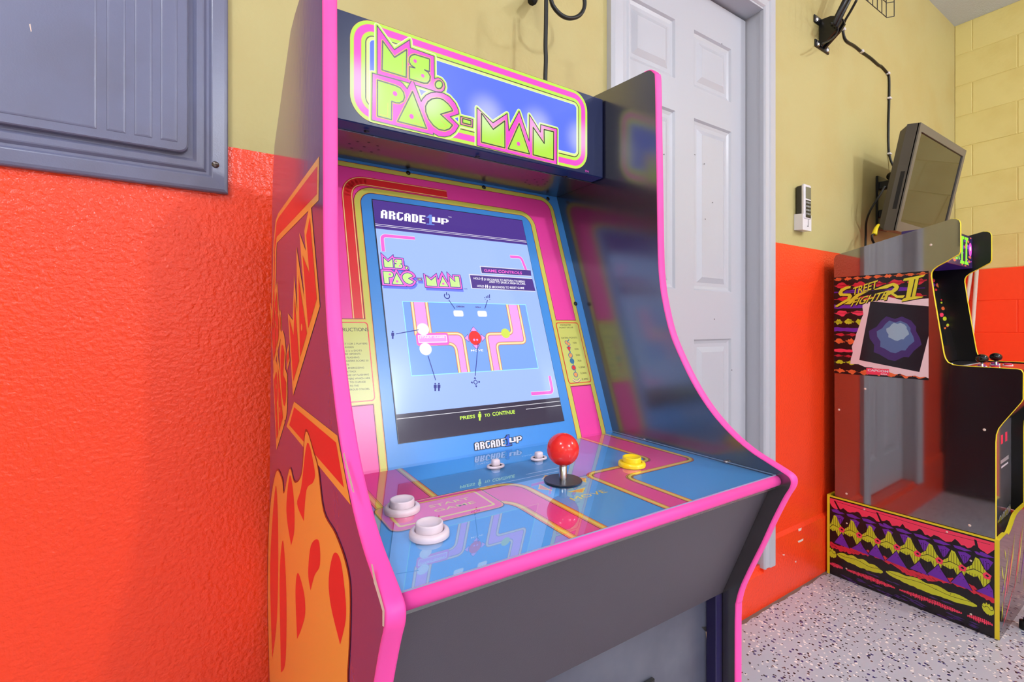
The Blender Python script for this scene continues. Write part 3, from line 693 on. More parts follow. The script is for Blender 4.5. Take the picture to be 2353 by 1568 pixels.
for dx, dy in ((0, 1), (0, -1), (1, 0), (-1, 0)):
    P = [(c[0]+dx*.018, c[1]+dy*.018), (c[0]+dx*.011+dy*.006, c[1]+dy*.011+dx*.006), (c[0]+dx*.011-dy*.006, c[1]+dy*.011-dx*.006)]
    sa.poly(P, sPL, 7.5); sa.stroke(P, .0006, sDK, 8, True)
sa.text('MOVE', *s12((1185, 900), (1336, 898), (1184, 876)), sW, 7, .01)
sa.text('OFF/ON', *s12((1006, 358), (1105, 360), (1005, 340)), sDK, 7, .05); sa.text('-VOL+', *s12((1233, 364), (1308, 366), (1232, 346)), sDK, 7, .05)
for a, b_ in (((910, 267), (987, 378)), ((1387, 270), (1355, 375)), ((262, 687), (540, 636)), ((657, 955), (750, 1255)), ((1272, 800), (1236, 1200))): sa.stroke(s12(a, b_), .0011, sNV, 12)
man(sa, s12, (225, 697), 98, sNV, 6); man(sa, s12, (747, 1338), 98, sNV, 6); man(sa, s12, (792, 1337), 98, sNV, 6)
c = s12((1242, 1278))[0]; sa.stroke(arc_pts(c, .0028, 0, 360, 14), .0011, sNV, 6)
for dx, dy in ((0, 1), (0, -1), (1, 0), (-1, 0)):
    sa.stroke([(c[0]+dx*.0036, c[1]+dy*.0036), (c[0]+dx*.006, c[1]+dy*.006)], .0009, sNV, 6); sa.poly([(c[0]+dx*.0078, c[1]+dy*.0078), (c[0]+dx*.0052+dy*.002, c[1]+dy*.0052+dx*.002), (c[0]+dx*.0052-dy*.002, c[1]+dy*.0052-dx*.002)], sNV, 6)
yk = s13((1300, 458))[0][1]; sa.poly([(SX0, -SS1), (SX1, -SS1), (SX1, yk), (SX0, yk)], sBK, 2)
y_ = s13((1300, 507))[0][1]; sa.stroke([(SX0, y_), (SX1, y_)], .0007, sW, 3)
P = s13((1680, 517), (2095, 470)); sa.stroke([P[0], (SX1, P[0][1])], .0007, sW, 3)
sa.text('PRESS', *s13((905, 640), (1082, 618), (902, 600)), sGL, 4, .025); man(sa, s13, (1135, 598), 105, sGL, 4)
sa.text('TO', *s13((1192, 608), (1258, 599), (1189, 572)), sGL, 4, .025); sa.text('CONTINUE', *s13((1285, 595), (1550, 566), (1282, 551)), sGL, 4, .025)
sa.build('screen', cab, 'lit screen showing a game-controls page on pale blue')
# maker's mark below the screen
bl = Art(cab, BT+bn*.0022, (1, 0, 0), -bd); cW = mat('silver_white_print', (232, 226, 236), .3); cB = mat('deep_blue_print', (40, 96, 210), .3)
def l13(*p): return bl.px(c13(*p))
brand(bl, l13, [((1082, 998), (1442, 942), (1074, 912)), ((1442, 950), (1512, 938), (1432, 826)), ((1486, 908), (1562, 895), (1481, 856)), ((1570, 912), (1634, 900), (1564, 840))], cW, cB, LINE, 1)
bl.build('maker_lettering', cab, 'white pixel lettering with dark outline')

# ------------------------------------------------------------------ control deck
ZD = .9463
box('control_deck', xl+.0002, xr-.0002, -.3055, .01, .929, .9430, BLK, cab)
DB = mat('deck_blue', (78, 158, 226), .25); DP = mat('deck_pink', (246, 66, 140), .25); DY = mat('deck_yellow', (246, 212, 74), .25); DO = mat('deck_orange', (240, 138, 60), .25); DL = mat('deck_line', (62, 34, 44), .25)
dk = Art(cab, (0, 0, .9430), (1, 0, 0), (0, 1, 0))
dk.poly([(xl, -.3055), (xr, -.3055), (xr, .0), (xl, .0)], DB, 0)
dms = (DL, DO, DY)
lane(dk, [(.1730, 0), (.1730, -.1790), (.0560, -.1790), (.0560, -.3055)], [(.2230, 0), (.2230, -.2095), (.0905, -.2095), (.0905, -.3055)], .017, DP, dms, .80, 1)
lane(dk, [(-.184, 0), (-.184, -.16)], [(-.126, 0), (-.126, -.16)], .01, DP, dms, .80, 1)
lane(dk, [(-.17, -.196), (-.0640, -.196), (-.0640, -.3055)], [(-.17, -.156), (-.0285, -.156), (-.0285, -.3055)], .030, DP, dms, .80, 1)
dk.rrect(-.192, -.074, -.213, -.150, .010, DL, 4); dk.rrect(-.191, -.075, -.212, -.151, .0095, DO, 4.7); dk.rrect(-.1895, -.0765, -.2105, -.1525, .009, DP, 5.4); dk.rrect(-.183, -.083, -.2045, -.1585, .003, DY, 6.1); dk.rrect(-.1805, -.0855, -.202, -.161, .002, DP, 6.8)
dk.text('START', (-.142, -.1775), (-.098, -.1775), (-.142, -.1715), DY, 8, .01); dk.text('GAME', (-.142, -.190), (-.098, -.190), (-.142, -.184), DY, 8, .01)
dk.text('MOVE', (-.0095, -.2372), (.0375, -.2372), (-.0095, -.2288), DY, 2, .0)
jx, jy = onplane((1293.5, 1102.9), (0, 0, .9475), (0, 0, 1), cab)[:2]
for dx, dy in ((0, 1), (0, -1), (1, 0), (-1, 0)):
    for k, m, l in ((1, DY, 1), (.72, DO, 2)):
        a, b_ = .0345, .024; mid = .029
        P = [(mid+(a-mid)*k, 0), (mid+(b_-mid)*k, .0125*k), (mid+(b_-mid)*k, -.0125*k)]
        dk.poly([(jx+dx*x-dy*y, jy+dy*x+dx*y) for x, y in P], m, l)
W8 = mat('pale_blue_print', (190, 216, 240), .3)
dk.text('OFF/ON', (-.034, -.0760), (-.008, -.0760), (-.034, -.0715), W8, 2); dk.text('-VOL+', (.034, -.0760), (.058, -.0760), (.034, -.0715), W8, 2)
dk.build('deck_print', cab, 'blue deck print with pink lanes edged yellow and orange')
# clear acrylic sheet over the print
def acrylic():
    m = bpy.data.materials.new('clear_acrylic'); m.use_nodes = True; nt = m.node_tree; nt.nodes.clear()
    N = nt.nodes.new; L = nt.links.new
    out = N('ShaderNodeOutputMaterial'); mx = N('ShaderNodeMixShader'); tr_ = N('ShaderNodeBsdfTransparent'); gl = N('ShaderNodeBsdfGlossy'); fr_ = N('ShaderNodeFresnel'); gl.inputs['Roughness'].default_value = .012
    fr_.inputs['IOR'].default_value = 3.0
    ge = N('ShaderNodeNewGeometry'); fb = N('ShaderNodeMath'); fb.operation = 'SUBTRACT'; fb.inputs[0].default_value = 1; L(ge.outputs['Backfacing'], fb.inputs[1]); fm = N('ShaderNodeMath'); fm.operation = 'MULTIPLY'; L(fr_.outputs[0], fm.inputs[0]); L(fb.outputs[0], fm.inputs[1]); L(fm.outputs[0], mx.inputs[0]); L(tr_.outputs[0], mx.inputs[1]); L(gl.outputs[0], mx.inputs[2])
    df = N('ShaderNodeBsdfDiffuse'); df.inputs[0].default_value = (.75, .85, .95, 1); mx2 = N('ShaderNodeMixShader')
    tc = N('ShaderNodeTexCoord'); nz = N('ShaderNodeTexNoise'); nz.inputs['Scale'].default_value = 1500; mr = N('ShaderNodeMapRange'); mr.inputs[1].default_value = .64; mr.inputs[2].default_value = .78; mr.inputs[4].default_value = .35
    L(tc.outputs['Object'], nz.inputs['Vector']); L(nz.outputs['Fac'], mr.inputs[0]); L(mr.outputs[0], mx2.inputs[0]); L(mx.outputs[0], mx2.inputs[1]); L(df.outputs[0], mx2.inputs[2]); L(mx2.outputs[0], out.inputs[0])
    return m
ACR = acrylic(); ACE = mat('acrylic_edge', (136, 160, 188), .3)
x0, x1, y0, y1, z0, z1 = xl+.0006, xr-.0006, -.3067, -.0352, .9447, ZD
v = [(x0, y0, z1), (x1, y0, z1), (x1, y1, z1), (x0, y1, z1), (x0, y0, z0), (x1, y0, z0), (x1, y1, z0), (x0, y1, z0)]
obj('acrylic_sheet', v, [[0, 1, 2, 3], [0, 4, 5, 1], [1, 5, 6, 2], [2, 6, 7, 3], [3, 7, 4, 0]], [ACR, ACE], cab, idx=[0, 1, 1, 1, 1], label='clear dusty acrylic sheet over the deck print')
for q in ((1482, 1009), (1669, 1061)):
    p = onplane(q, (0, 0, ZD), (0, 0, 1), cab); v, f = lathe([(0, .0016), (.0022, .0014), (.0034, .0004), (.0036, 0)], (p.x, p.y, ZD), 14); obj('sheet_screw', v, f, STEEL, cab, smooth=True)
# pink half-round along the deck front
sec = [(-.3045, .9452)]+[(-.3062-.0062*math.sin(math.radians(a)), .9390+.0062*math.cos(math.radians(a))) for a in range(0, 181, 20)]+[(-.3045, .9326)]
v, f = prism(sec, xl+.0002, xr-.0002); o = obj('deck_edge_trim', v, f, PINK, cab)
for i, p_ in enumerate(o.data.polygons): p_.use_smooth = i >= 2
# buttons
CREAMP = mat('cream_white_plastic', (226, 206, 214), .22); YELP = mat('yellow_plastic', (252, 214, 24), .25)
RIM = [(.0172, -.002), (.0172, .0008), (.0166, .0024), (.0152, .0034), (.0130, .0036), (.0124, .0030), (.0120, .0010)]
PLG = [(.0117, .0010), (.0117, .0085), (.0113, .0095), (.0104, .0096), (.0092, .0086), (.0060, .0076), (0, .0072)]
for q, m in (((924, 1161.8), CREAMP), ((986.6, 1217), CREAMP), ((1451.8, 1061), YELP)):
    p = onplane(q, (0, 0, ZD+.0030), (0, 0, 1), cab)
    v, f = lathe(RIM, (p.x, p.y, ZD), 36); o = obj('push_button', v, f, m, cab, smooth=True)
    v, f = lathe(PLG, (p.x, p.y, ZD), 36); obj('plunger', v, f, m, o, smooth=True)
for q in ((1139, 1069), (1238, 1051)):
    p = onplane(q, (0, 0, ZD+.001), (0, 0, 1), cab)
    v, f = lathe([(.0125, -.001), (.0125, .0006), (.0116, .0014), (.0100, .0014), (.0092, .0002)], (0, 0, 0), 32)
    o = obj('rocker_switch', [(p.x+x*.95, p.y+y*.72, ZD+z) for x, y, z in v], f, CREAMP, cab, smooth=True)
    bm = bbox(p.x-.0052, p.x+.0052, p.y-.0042, p.y+.0042, ZD-.001, ZD+.0085, .0026, 3); bmobj('lever', bm, CREAMP, o, smooth=True)
    v, f = lathe([(0, 0), (.0095, 0)], (p.x, p.y, ZD+.0002), 24); obj('switch_well', v, f, GAP, o)
# joystick
JOY = obj('joystick', *lathe([(0, .0018), (.0212, .0016), (.0218, .0010), (.0214, .0002), (.0, .0002)], (jx, jy, ZD), 40), mat('dark_disc', (40, 36, 48), .3), cab, smooth=False, label='joystick with dust disc, steel shaft and red ball')
v, f = lathe([(.0046, 0), (.0046, .028), (0, .028)], (jx, jy, ZD), 20); obj('shaft', v, f, STEEL, JOY, smooth=True)
R_ = .0183; v, f = lathe([(R_*math.sin(math.radians(a)), -R_*math.cos(math.radians(a))) for a in range(0, 181, 6)], (jx, jy, .9822), 48); obj('ball_top', v, f, mat('red_ball_plastic', (236, 46, 44), .16), JOY, smooth=True)
# knee panel, kick panel, cleats
kp = [(-.2994, .9300), (-.2366, .7722), (-.2300, .7722), (-.2300, .9300)]
v, f = prism(kp, xl+.0002, xr-.0002); obj('knee_panel', v, f, KNEE, cab)
KICK = mat('kick_board', (74, 76, 92), .26, spec=.7); wear(KICK, (92, 94, 108), 9, .42, .68)
kk = box('kick_panel', xl+.0002, xr-.0002, -.2219, -.212, .02, .7722, KICK, cab)
CLE = mat('violet_cleat', (34, 26, 74), .28)
for x0, x1 in ((xr-.0135, xr-.0003), (xl+.0003, xl+.0135)): box('cleat', x0, x1, -.2366, -.2215, .02, .7715, CLE, cab, bev=.001)
box('coin_door', -.10, .125, -.2262, -.2215, .22, .700, BLKG, cab, bev=.001)
WOOD = mat('raw_chipboard', (226, 190, 150), .8)
ca = Art(cab, (0, -.2219, 0), (1, 0, 0), (0, 0, 1)); ca.poly(ca.px([(1621, 1452), (1629, 1453), (1624, 1482)]), WOOD, 2); ca.poly(ca.px([(1611, 1441), (1622, 1440), (1634, 1449), (1620, 1451)]), GAP, 3); ca.build('chipped_spot', cab, 'pale chip in the dark kick board')

# ------------------------------------------------------------------ print on the left outer side
sOrg = mat('side_orange', (255, 190, 84), .16, spec=.3); sRed = mat('side_red', (236, 42, 52), .16, spec=.3); sDrk = mat('side_dark', (84, 22, 30), .16, spec=.3)
si = Art(cab, (xl-tk, 0, 0), (0, -1, 0), (0, 0, 1))
k1 = C(600, 340, 4.126); k2 = C(600, 700, 3.136); k3 = C(600, 1080, 3.213)
si.poly(si.px(k1((553, 80), (547, 498), (152, 900), (147, 960), (135, 1568))+k2((78, 312))+k1((103, 1568), (118, 920), (140, 690), (165, 620), (300, 430))), sOrg, 1)
si.poly(si.px(k1((537, 172), (532, 440), (150, 845), (134, 960), (125, 1568))+k2((80, 262))+k1((112, 1568), (128, 900), (150, 700), (172, 655), (310, 470))), sRed, 2)
T = aff(ANCH, si.px([(636, 1035), (736, 704), (628, 862)]))
logo(si, T, sOrg, sRed, None, sOrg, None, 1, 1.4)
si.poly(si.px(k2((240, 700), (552, 945), (648, 1445), (185, 880))), sOrg, 1); si.poly(si.px(k2((240, 740), (543, 995), (600, 1320), (205, 870))), sRed, 2)
# plain flame-like stand-in shapes in the colours of the lower print
def blob(pts, m, lay, n=5): si.poly([(p.x, p.y) for p in catmull([(x, y, 0) for x, y in si.px(pts)]+[(*si.px(pts)[0], 0)], n)][:-1], m, lay)
blob(k3((60, 1560), (45, 900), (60, 330), (110, 10), (160, 60), (172, 160), (215, -20), (250, 80), (300, 20), (330, -300), (400, -120), (430, 0), (470, 300), (560, 470), (640, 700), (668, 950), (650, 1480), (600, 1700), (300, 1750)), sDrk, 3)
blob(k3((66, 1560), (52, 900), (66, 330), (112, 22), (156, 72), (172, 176), (214, -6), (250, 94), (304, 30), (334, -280), (394, -118), (424, 0), (464, 306), (552, 476), (632, 706), (660, 950), (642, 1478), (594, 1690), (300, 1740)), sOrg, 4)
for pts in (((85, 1400), (70, 700), (110, 120), (130, 500), (120, 1100)), ((150, 1500), (140, 800), (165, 520), (190, 900), (185, 1400)), ((225, 560), (190, 300), (215, 40), (245, 200), (250, 440)), ((270, 1250), (258, 900), (275, 760), (320, 900), (330, 1060), (300, 1180)), ((320, 380), (270, 250), (300, 130), (345, -200), (400, 0), (390, 90), (340, 150)), ((590, 1290), (520, 1000), (505, 800), (540, 620), (590, 660), (625, 900), (632, 1100)), ((370, 890), (352, 760), (372, 560), (430, 520), (440, 700), (400, 780))):
    P = k3(*pts); blob(P, sRed, 5)
for pts in (((791, 1042), (794, 1040), (800, 1066), (809, 1098), (817, 1132), (813, 1130), (803, 1096), (796, 1066)), ((856, 1296), (859, 1296), (868, 1335), (879, 1372), (887, 1402), (886, 1440), (882, 1438), (882, 1404), (872, 1370), (862, 1338))):
    si.poly(si.px(pts), WORN, 7)
si.build('side_print', cab, 'orange and red stripes and lettering on purple')

# ================================================================== SECOND CABINET
sf = thing('arcade_cabinet', 'black arcade cabinet on a zigzag-patterned riser with yellow edge trim and two black joysticks', 'arcade cabinet', (2.3647, -.3261, 0), math.radians(1.04))
SBL = mat('black_mirror_laminate', (16, 10, 12), .3, coat=1, cior=3.4, crough=.05); YT = mat('yellow_edge_trim', (232, 212, 40), .35); SIN = mat('black_inner_laminate', (14, 13, 18), .3, spec=.6)
SW, ST = .45, .012
SFP = [(-.118, 1.5243), (-.1292, 1.5222), (-.1380, 1.5150), (-.1412, 1.5040), (-.1414, 1.4300), (-.1410, 1.3970), (-.1370, 1.3875), (-.1000, 1.3640), (-.0748, 1.3488), (-.0630, 1.3380), (-.0575, 1.3260), (-.0568, 1.3120), (-.0649, 1.2377), (-.0800, 1.1200), (-.0943, 1.0108), (-.0990, .9930), (-.1060, .9800), (-.1198, .9715), (-.1400, .9690), (-.2000, .9690), (-.2880, .9687), (-.2980, .9657), (-.3024, .9560), (-.3024, .9400), (-.3020, .8650), (-.2980, .8540), (-.2520, .7720), (-.2420, .7520), (-.2365, .7290), (-.2350, .7000), (-.2350, .3560)]
sfr = SFP; SB = [(.275, .356), (.2790, 1.4180), (.2720, 1.4330), (.2600, 1.4370)]
for x0 in (0, SW-ST):
    v, f = prism(sfr+SB, x0, x0+ST)
    obj('side_panel', v, f, [SBL, SIN], sf, idx=[0, 1 if x0 == 0 else 0]+[1]*(len(f)-2) if x0 == 0 else [1, 0]+[1]*(len(f)-2), label='glossy black side panel')
    edge_trim(sfr, x0, x0+ST, YT, sf, .0012)
xi0, xi1 = ST, SW-ST
box('back_panel', xi0, xi1, .262, .268, .36, 1.41, SIN, sf); v, f = prism([(-.08, 1.506), (.262, 1.43), (.262, 1.425), (-.08, 1.50)], xi0, xi1); obj('top_panel', v, f, SIN, sf)
# marquee
smq = box('marquee_box', xi0+.001, xi1-.001, -.0823, .04, 1.3690, 1.5035, mat('dark_marquee', (30, 18, 50), .3, emit=.35, ecol=(60, 30, 110)), sf, bev=.001, label='lit marquee with lime lettering')
sm = Art(sf, (0, -.0823, 0), (1, 0, 0), (0, 0, 1)); random.seed(5)
q1 = lit('violet', (120, 70, 200), .9, led=False); q2 = lit('coral', (240, 120, 90), .9, led=False); q3 = lit('magenta', (240, 90, 220), 1.0, led=False); q4 = lit('green', (150, 240, 60), 1.1, led=False)
for i in range(90):
    x = xi0+.006+random.random()*(xi1-xi0-.012); z = 1.373+random.random()*.126; r = .003+random.random()*.008
    sm.poly([(max(xi0+.002, min(xi1-.002, x+r*(1.6+random.random())*math.cos(k*.9))), max(1.371, min(1.502, z+r*.6*(.6+random.random())*math.sin(k*.9)))) for k in range(7)], (q1, q2, q1, q2, q3)[i % 5], 1+.1*(i % 7))
sm.disc((.405, 1.448), .022, q3, 3, ry=.03); sm.disc((.405, 1.452), .010, mWHITE, 4)
for xx in (.285, .345):
    for x0, x1, z0, z1 in ((xx-.011, xx+.011, 1.385, 1.49), (xx-.026, xx+.026, 1.483, 1.495), (xx-.026, xx+.026, 1.379, 1.391)): sm.poly([(x0, z0), (x1, z0), (x1+.004, z1), (x0+.004, z1)], q4, 5)
sm.text('STREET', (.05, 1.445), (.24, 1.455), (.055, 1.49), q4, 5, .02); sm.text('FIGHTER', (.05, 1.385), (.255, 1.395), (.055, 1.43), q4, 5, .02)
sm.build('marquee_print', smq)
# bezel and screen
SBT, SBB = Vector((0, .0454, 1.3707)), Vector((0, -.0380, .9660)); sd = (SBB-SBT).normalized(); sn = Vector((1, 0, 0)).cross(-sd)
v = []
for x in (xi0, xi1):
    for p in (SBT, SBB): v += [Vector((x, p.y, p.z)), Vector((x, p.y, p.z))-sn*.004]
obj('bezel_board', v, [[0, 2, 6, 4], [1, 5, 7, 3], [0, 4, 5, 1], [2, 3, 7, 6], [0, 1, 3, 2], [4, 6, 7, 5]], [SIN], sf)
sz = Art(sf, SBT, (1, 0, 0), -sd); random.seed(8)
pC = [mat('riser_pink', (244, 62, 96), .3), mat('riser_purple', (108, 40, 170), .3), mat('riser_lime', (200, 208, 40), .3), mat('riser_orange', (236, 110, 56), .3), mat('riser_red', (214, 40, 62), .3), mat('riser_black', (22, 16, 20), .25)]
for i in range(70):
    x = xi0+random.random()*(xi1-xi0); s_ = .01+random.random()*.29; r = .006+random.random()*.012
    if .09 < x < .36 and s_ < .3: continue
    sz.poly([(max(xi0, min(xi1, x+r*1.8*math.cos(k*.9))), -s_+r*.6*math.sin(k*.9+.3)) for k in range(7)], pC[i % 5], 1+.1*(i % 6))
sz.rrect(.03, .10, -.40, -.335, .002, cW, 2); sz.rrect(.033, .097, -.395, -.34, .002, pC[2], 3); sz.rrect(.03, .10, -.325, -.28, .002, DB, 2)
for k in range(6): sz.stroke([(.038, -.352-k*.007), (.09, -.352-k*.007)], .0012, LINE, 4)
sz.rrect(.105, .345, -.345, -.03, .002, mat('dark_screen', (14, 16, 26), .1), 2)
sz.build('bezel_print', sf)
# control deck
box('control_deck', xi0, xi1, -.295, -.036, .940, .962, mat('deck_grey', (60, 58, 62), .3), sf)
sdk = Art(sf, (0, 0, .962), (1, 0, 0), (0, 1, 0)); sdk.poly([(xi0, -.29), (xi1, -.29), (xi1, -.12), (xi0, -.12)], mat('deck_red', (226, 52, 40), .3), 1); sdk.poly([(xi0, -.12), (xi1, -.12), (xi1, -.04), (xi0, -.04)], mat('deck_black', (40, 38, 44), .3), 1)
sdk.poly([(xi0, -.135), (xi1, -.125), (xi1, -.115), (xi0, -.118)], cW, 2); sdk.build('deck_print', sf)
BW = mat('white_button', (236, 234, 240), .25); BB_ = mat('blue_button', (60, 60, 180), .25); BR = mat('red_button', (220, 40, 44), .25)
for jx_, jy_ in ((.0285, -.1944), (.2065, -.1978)):
    J = obj('joystick', *lathe([(0, .0015), (.018, .0012), (.0185, 0)], (jx_, jy_, .9622), 24), BLACKP, sf, label='black ball-top joystick')
    v, f = lathe([(.004, 0), (.004, .03), (0, .03)], (jx_, jy_, .9622), 12); obj('shaft', v, f, STEEL, J, smooth=True)
    v, f = lathe([(.0185*math.sin(math.radians(a)), -.016*math.cos(math.radians(a))) for a in range(0, 181, 12)], (jx_, jy_, .9985 if jx_ < .1 else .9975), 24); obj('ball_top', v, f, mat('black_ball_plastic', (16, 15, 18), .12), J, smooth=True)
    for a in range(3):
        for b_ in range(2):
            x, y = jx_+.05+a*.033, jy_+.012-b_*.036+a*.006
            v, f = lathe([(.0150, 0), (.0150, .0022), (.0118, .0032), (.0112, .0028), (.0108, .0075), (.0, .0078)], (x, y, .9622), 20)
            o = obj('push_button', v[:], f, [BW, BR if (a+b_) % 2 else BB_], sf, idx=[0 if i % 5 < 3 else 1 for i in range(len(f))])
for x in (.09, .15): 
    v, f = lathe([(.0120, 0), (.0120, .003), (.009, .006), (0, .006)], (x, -.075, .9622), 16); obj('push_button', v, f, BW, sf)
# front panels below the deck
v, f = prism([(-.292, .940), (-.292, .862), (-.205, .742), (-.195, .742), (-.195, .94)], xi0, xi1); obj('knee_panel', v, f, SIN, sf)
cdp = box('coin_door', xi0, xi1, -.2000, -.192, .30, .742, mat('grey_gloss_door', (96, 94, 100), .08, spec=.9), sf, label='glossy coin door panel with red slot marks')
cc = Art(sf, (0, -.2, 0), (1, 0, 0), (0, 0, 1)); k6 = C(2220, 880, 4.353)
for p4 in (((347, 525), (368, 518), (368, 605), (347, 618)), ((390, 495), (411, 488), (411, 580), (390, 590))):
    cc.poly(cc.px(k6(*p4)), pC[0], 1); cc.build('slot_mark', cdp, 'red coin slot mark'); cc = Art(sf, (0, -.2, 0), (1, 0, 0), (0, 0, 1))
cc.poly(cc.px(k6((350, 840), (418, 790), (420, 805), (352, 858))), cW, 1); cc.poly(cc.px(k6((345, 780), (425, 720), (425, 760), (345, 815))), mat('pale_grey_print', (170, 168, 172), .3), .5)
cc.build('coin_door_print', cdp); cc = Art(sf, (0, -.2, 0), (1, 0, 0), (0, 0, 1))
cc.poly(cc.px(k6((316, 1440), (316, 1385), (440, 1222), (448, 1260))), YT, 1); P = cc.px(k6((330, 1420), (440, 1290), (330, 1340))); cc.text('CAPCOM', *P, cW, 3, .03)
cc.build('maker_label', cdp)
# poster print on the left side
po = Art(sf, (0, 0, 0), (0, -1, 0), (0, 0, 1)); k10 = C(1900, 600, 5.2267)
def pp(*p): return po.px(k10(*p))
random.seed(12)
P0 = pp((85, 190), (1222, 130), (1222, 1465), (80, 1320)); py0, py1 = P0[0][0], P0[1][0]; pz1, pz0 = (P0[0][1]+P0[1][1])/2, (P0[2][1]+P0[3][1])/2
po.poly([(py0, pz0), (py1, pz0), (py1, pz1), (py0, pz1)], pC[5], 0)
def band(art, u0, u1, v0, v1, m, lay, n=10, j=.35, segs=1, cx=(0, 1), tri=False):
    """ragged horizontal band(s) in the rectangle"""
    for s_ in range(segs):
        a = u0+(u1-u0)*s_/segs; b_ = a+(u1-u0)/segs*(.94 if segs > 1 else 1); up_ = []; dn = []
        for k in range(n+1):
            x = a+(b_-a)*k/n; h = (v1-v0); e = math.sin(math.pi*k/n) if tri or segs > 1 else 1
            e = max(e, .12)
            up_.append((x, v0+h*(.5+.5*e)-h*j*random.random()*.5)); dn.append((x, v0+h*(.5-.5*e)+h*j*random.random()*.5))
        art.poly(dn+up_[::-1], m, lay)
PH = pz1-pz0
for m, a, b_, sg, u0_, u1_ in ((pC[3], .955, 1.0, 9, 0, 1), (pC[4], .87, .95, 5, 0, 1), (pC[1], .82, .87, 2, 0, 1), (pC[4], .74, .81, 4, 0, 1), (pC[1], .67, .72, 1, 0, .45), (pC[0], .59, .665, 2, 0, .4), (pC[2], .50, .575, 3, 0, .36), (pC[1], .43, .485, 1, 0, .32), (pC[4], .385, .425, 2, 0, .3), (pC[3], .30, .375, 2, 0, .28), (pC[0], .22, .26, 1, 0, .24), (pC[4], .17, .20, 2, 0, .24), (pC[2], .095, .145, 3, 0, .42), (pC[3], .0, .06, 7, 0, 1), (pC[1], .045, .08, 4, .4, 1)):
    band(po, py0+(py1-py0)*u0_+.001, py0+(py1-py0)*u1_-.001, pz0+PH*a, pz0+PH*b_, m, 1, 8, .5, sg)
PAPER = mat('torn_paper_print', (238, 212, 216), .25)
po.poly(pp((430, 510), (520, 490), (640, 470), (740, 430), (900, 470), (1222, 450), (1222, 1410), (1180, 1392), (1120, 1400), (1060, 1378), (960, 1385), (880, 1355), (820, 1362), (700, 1318), (620, 1320), (540, 1280), (460, 1275), (380, 1240), (280, 1238), (290, 1170), (312, 1100), (300, 1030), (342, 930), (355, 870), (372, 830), (402, 740), (412, 700), (440, 640), (428, 560)), PAPER, 2.4)
PHO = mat('photo_dark', (26, 20, 30), .2); PH2 = mat('photo_violet', (66, 44, 110), .25); PH3 = mat('photo_blue', (86, 112, 160), .25); PH4 = mat('photo_pale', (150, 180, 200), .25)
po.poly(pp((525, 485), (1222, 545), (1222, 900), (1112, 1335), (390, 1190)), PHO, 3)
def pblob(c, rx, ry, m, lay): po.poly(pp(*[(c[0]+rx*math.cos(k*.314)*(1+.12*math.sin(k*1.9)), c[1]+ry*math.sin(k*.314)*(1+.1*math.cos(k*2.3))) for k in range(20)]), m, lay)
pblob((820, 930), 300, 260, PH2, 3.6); pblob((825, 910), 215, 190, PH3, 4.2); pblob((850, 850), 130, 105, PH4, 4.8)
TL = mat('title_yellow', (220, 214, 52), .25); TS = mat('title_shadow', (40, 30, 30), .25)
for dxy, m, l in (((8, 10), TS, 5.2), ((0, 0), TL, 6)):
    def tt(*p): return pp(*[(x+dxy[0], y+dxy[1]) for x, y in p])
    po.poly(tt((290, 298), (230, 308), (165, 338), (138, 388), (158, 420), (255, 422), (245, 455), (180, 490), (95, 545), (125, 552), (275, 472), (305, 422), (285, 392), (192, 390), (188, 370), (230, 342), (282, 326)), m, l)
    po.text('TREET', *tt((305, 412), (600, 322), (318, 322)), m, l, .02)
    po.text('FIGHTE', *tt((285, 545), (700, 448), (335, 452)), m, l, .02)
    po.poly(tt((500, 362), (360, 395), (240, 500), (205, 520), (280, 520), (385, 425)), m, l)
    po.poly(tt((720, 285), (800, 262), (850, 280), (868, 310), (850, 350), (800, 385), (850, 415), (940, 412), (915, 445), (840, 445), (770, 400), (735, 415), (718, 470), (680, 475), (720, 370), (780, 350), (815, 315), (790, 295), (720, 330), (590, 345), (560, 345)), m, l)
    po.poly(tt((925, 212), (1185, 162), (1160, 188), (1105, 205), (1062, 425), (1160, 428), (1140, 442), (890, 490), (915, 455), (950, 440), (985, 235), (915, 240)), m, l)
po.poly(pp((1052, 220), (1066, 217), (1020, 430), (1004, 434)), TS, 6.8)
po.poly(pp((475, 1285), (748, 1300), (748, 1378), (475, 1360)), pC[0], 6); po.text('CAPCOM', *pp((490, 1322), (738, 1342), (492, 1296)), cW, 7, .03); po.text('USA', *pp((650, 1368), (730, 1373), (650, 1350)), cW, 7, .03)
po.build('poster_print', sf, 'poster print with yellow title over torn paper and patterned ground')
SCR = mat('pale_screw', (226, 206, 190), .4)
for q in ((2139, 563), (1928, 942), (2262, 988), (1945, 1135), (2228, 1208), (1988, 894)):
    p = onplane(q, (0, 0, 0), (1, 0, 0), sf); v, f = lathe([(0, .0016), (.0034, .0013), (.0046, .0)], (0, p.y, p.z), 14, '-x'); obj('cap_screw', v, f, SCR, sf, smooth=True)
# riser
RX0, RX1, RY0, RY1, RZ = -.006, .456, -.2464, .304, .352
RB = pC[5]
rs = box('riser', RX0, RX1, RY0+.013, RY1-.001, .001, RZ-.004, RB, sf, label='patterned riser box under the cabinet')
box('riser_top_trim', RX0-.0006, 0, RY0+.013, RY1, RZ-.004, RZ+.002, YT, sf); box('riser_back_trim', RX0-.001, RX1, RY1-.0105, RY1, .0005, RZ+.004, YT, sf)
ra = Art(sf, (RX0, 0, 0), (0, -1, 0), (0, 0, 1)); k9 = C(1880, 1100, 3.92)
def rr(*p): return ra.px(k9(*p))
random.seed(21)
ru0, ru1 = -(RY1-.011), -(RY0+.0135); RW = ru1-ru0; RH = RZ-.006
def rq(s_, v_): return (ru0+RW*s_, RH*(1-v_))
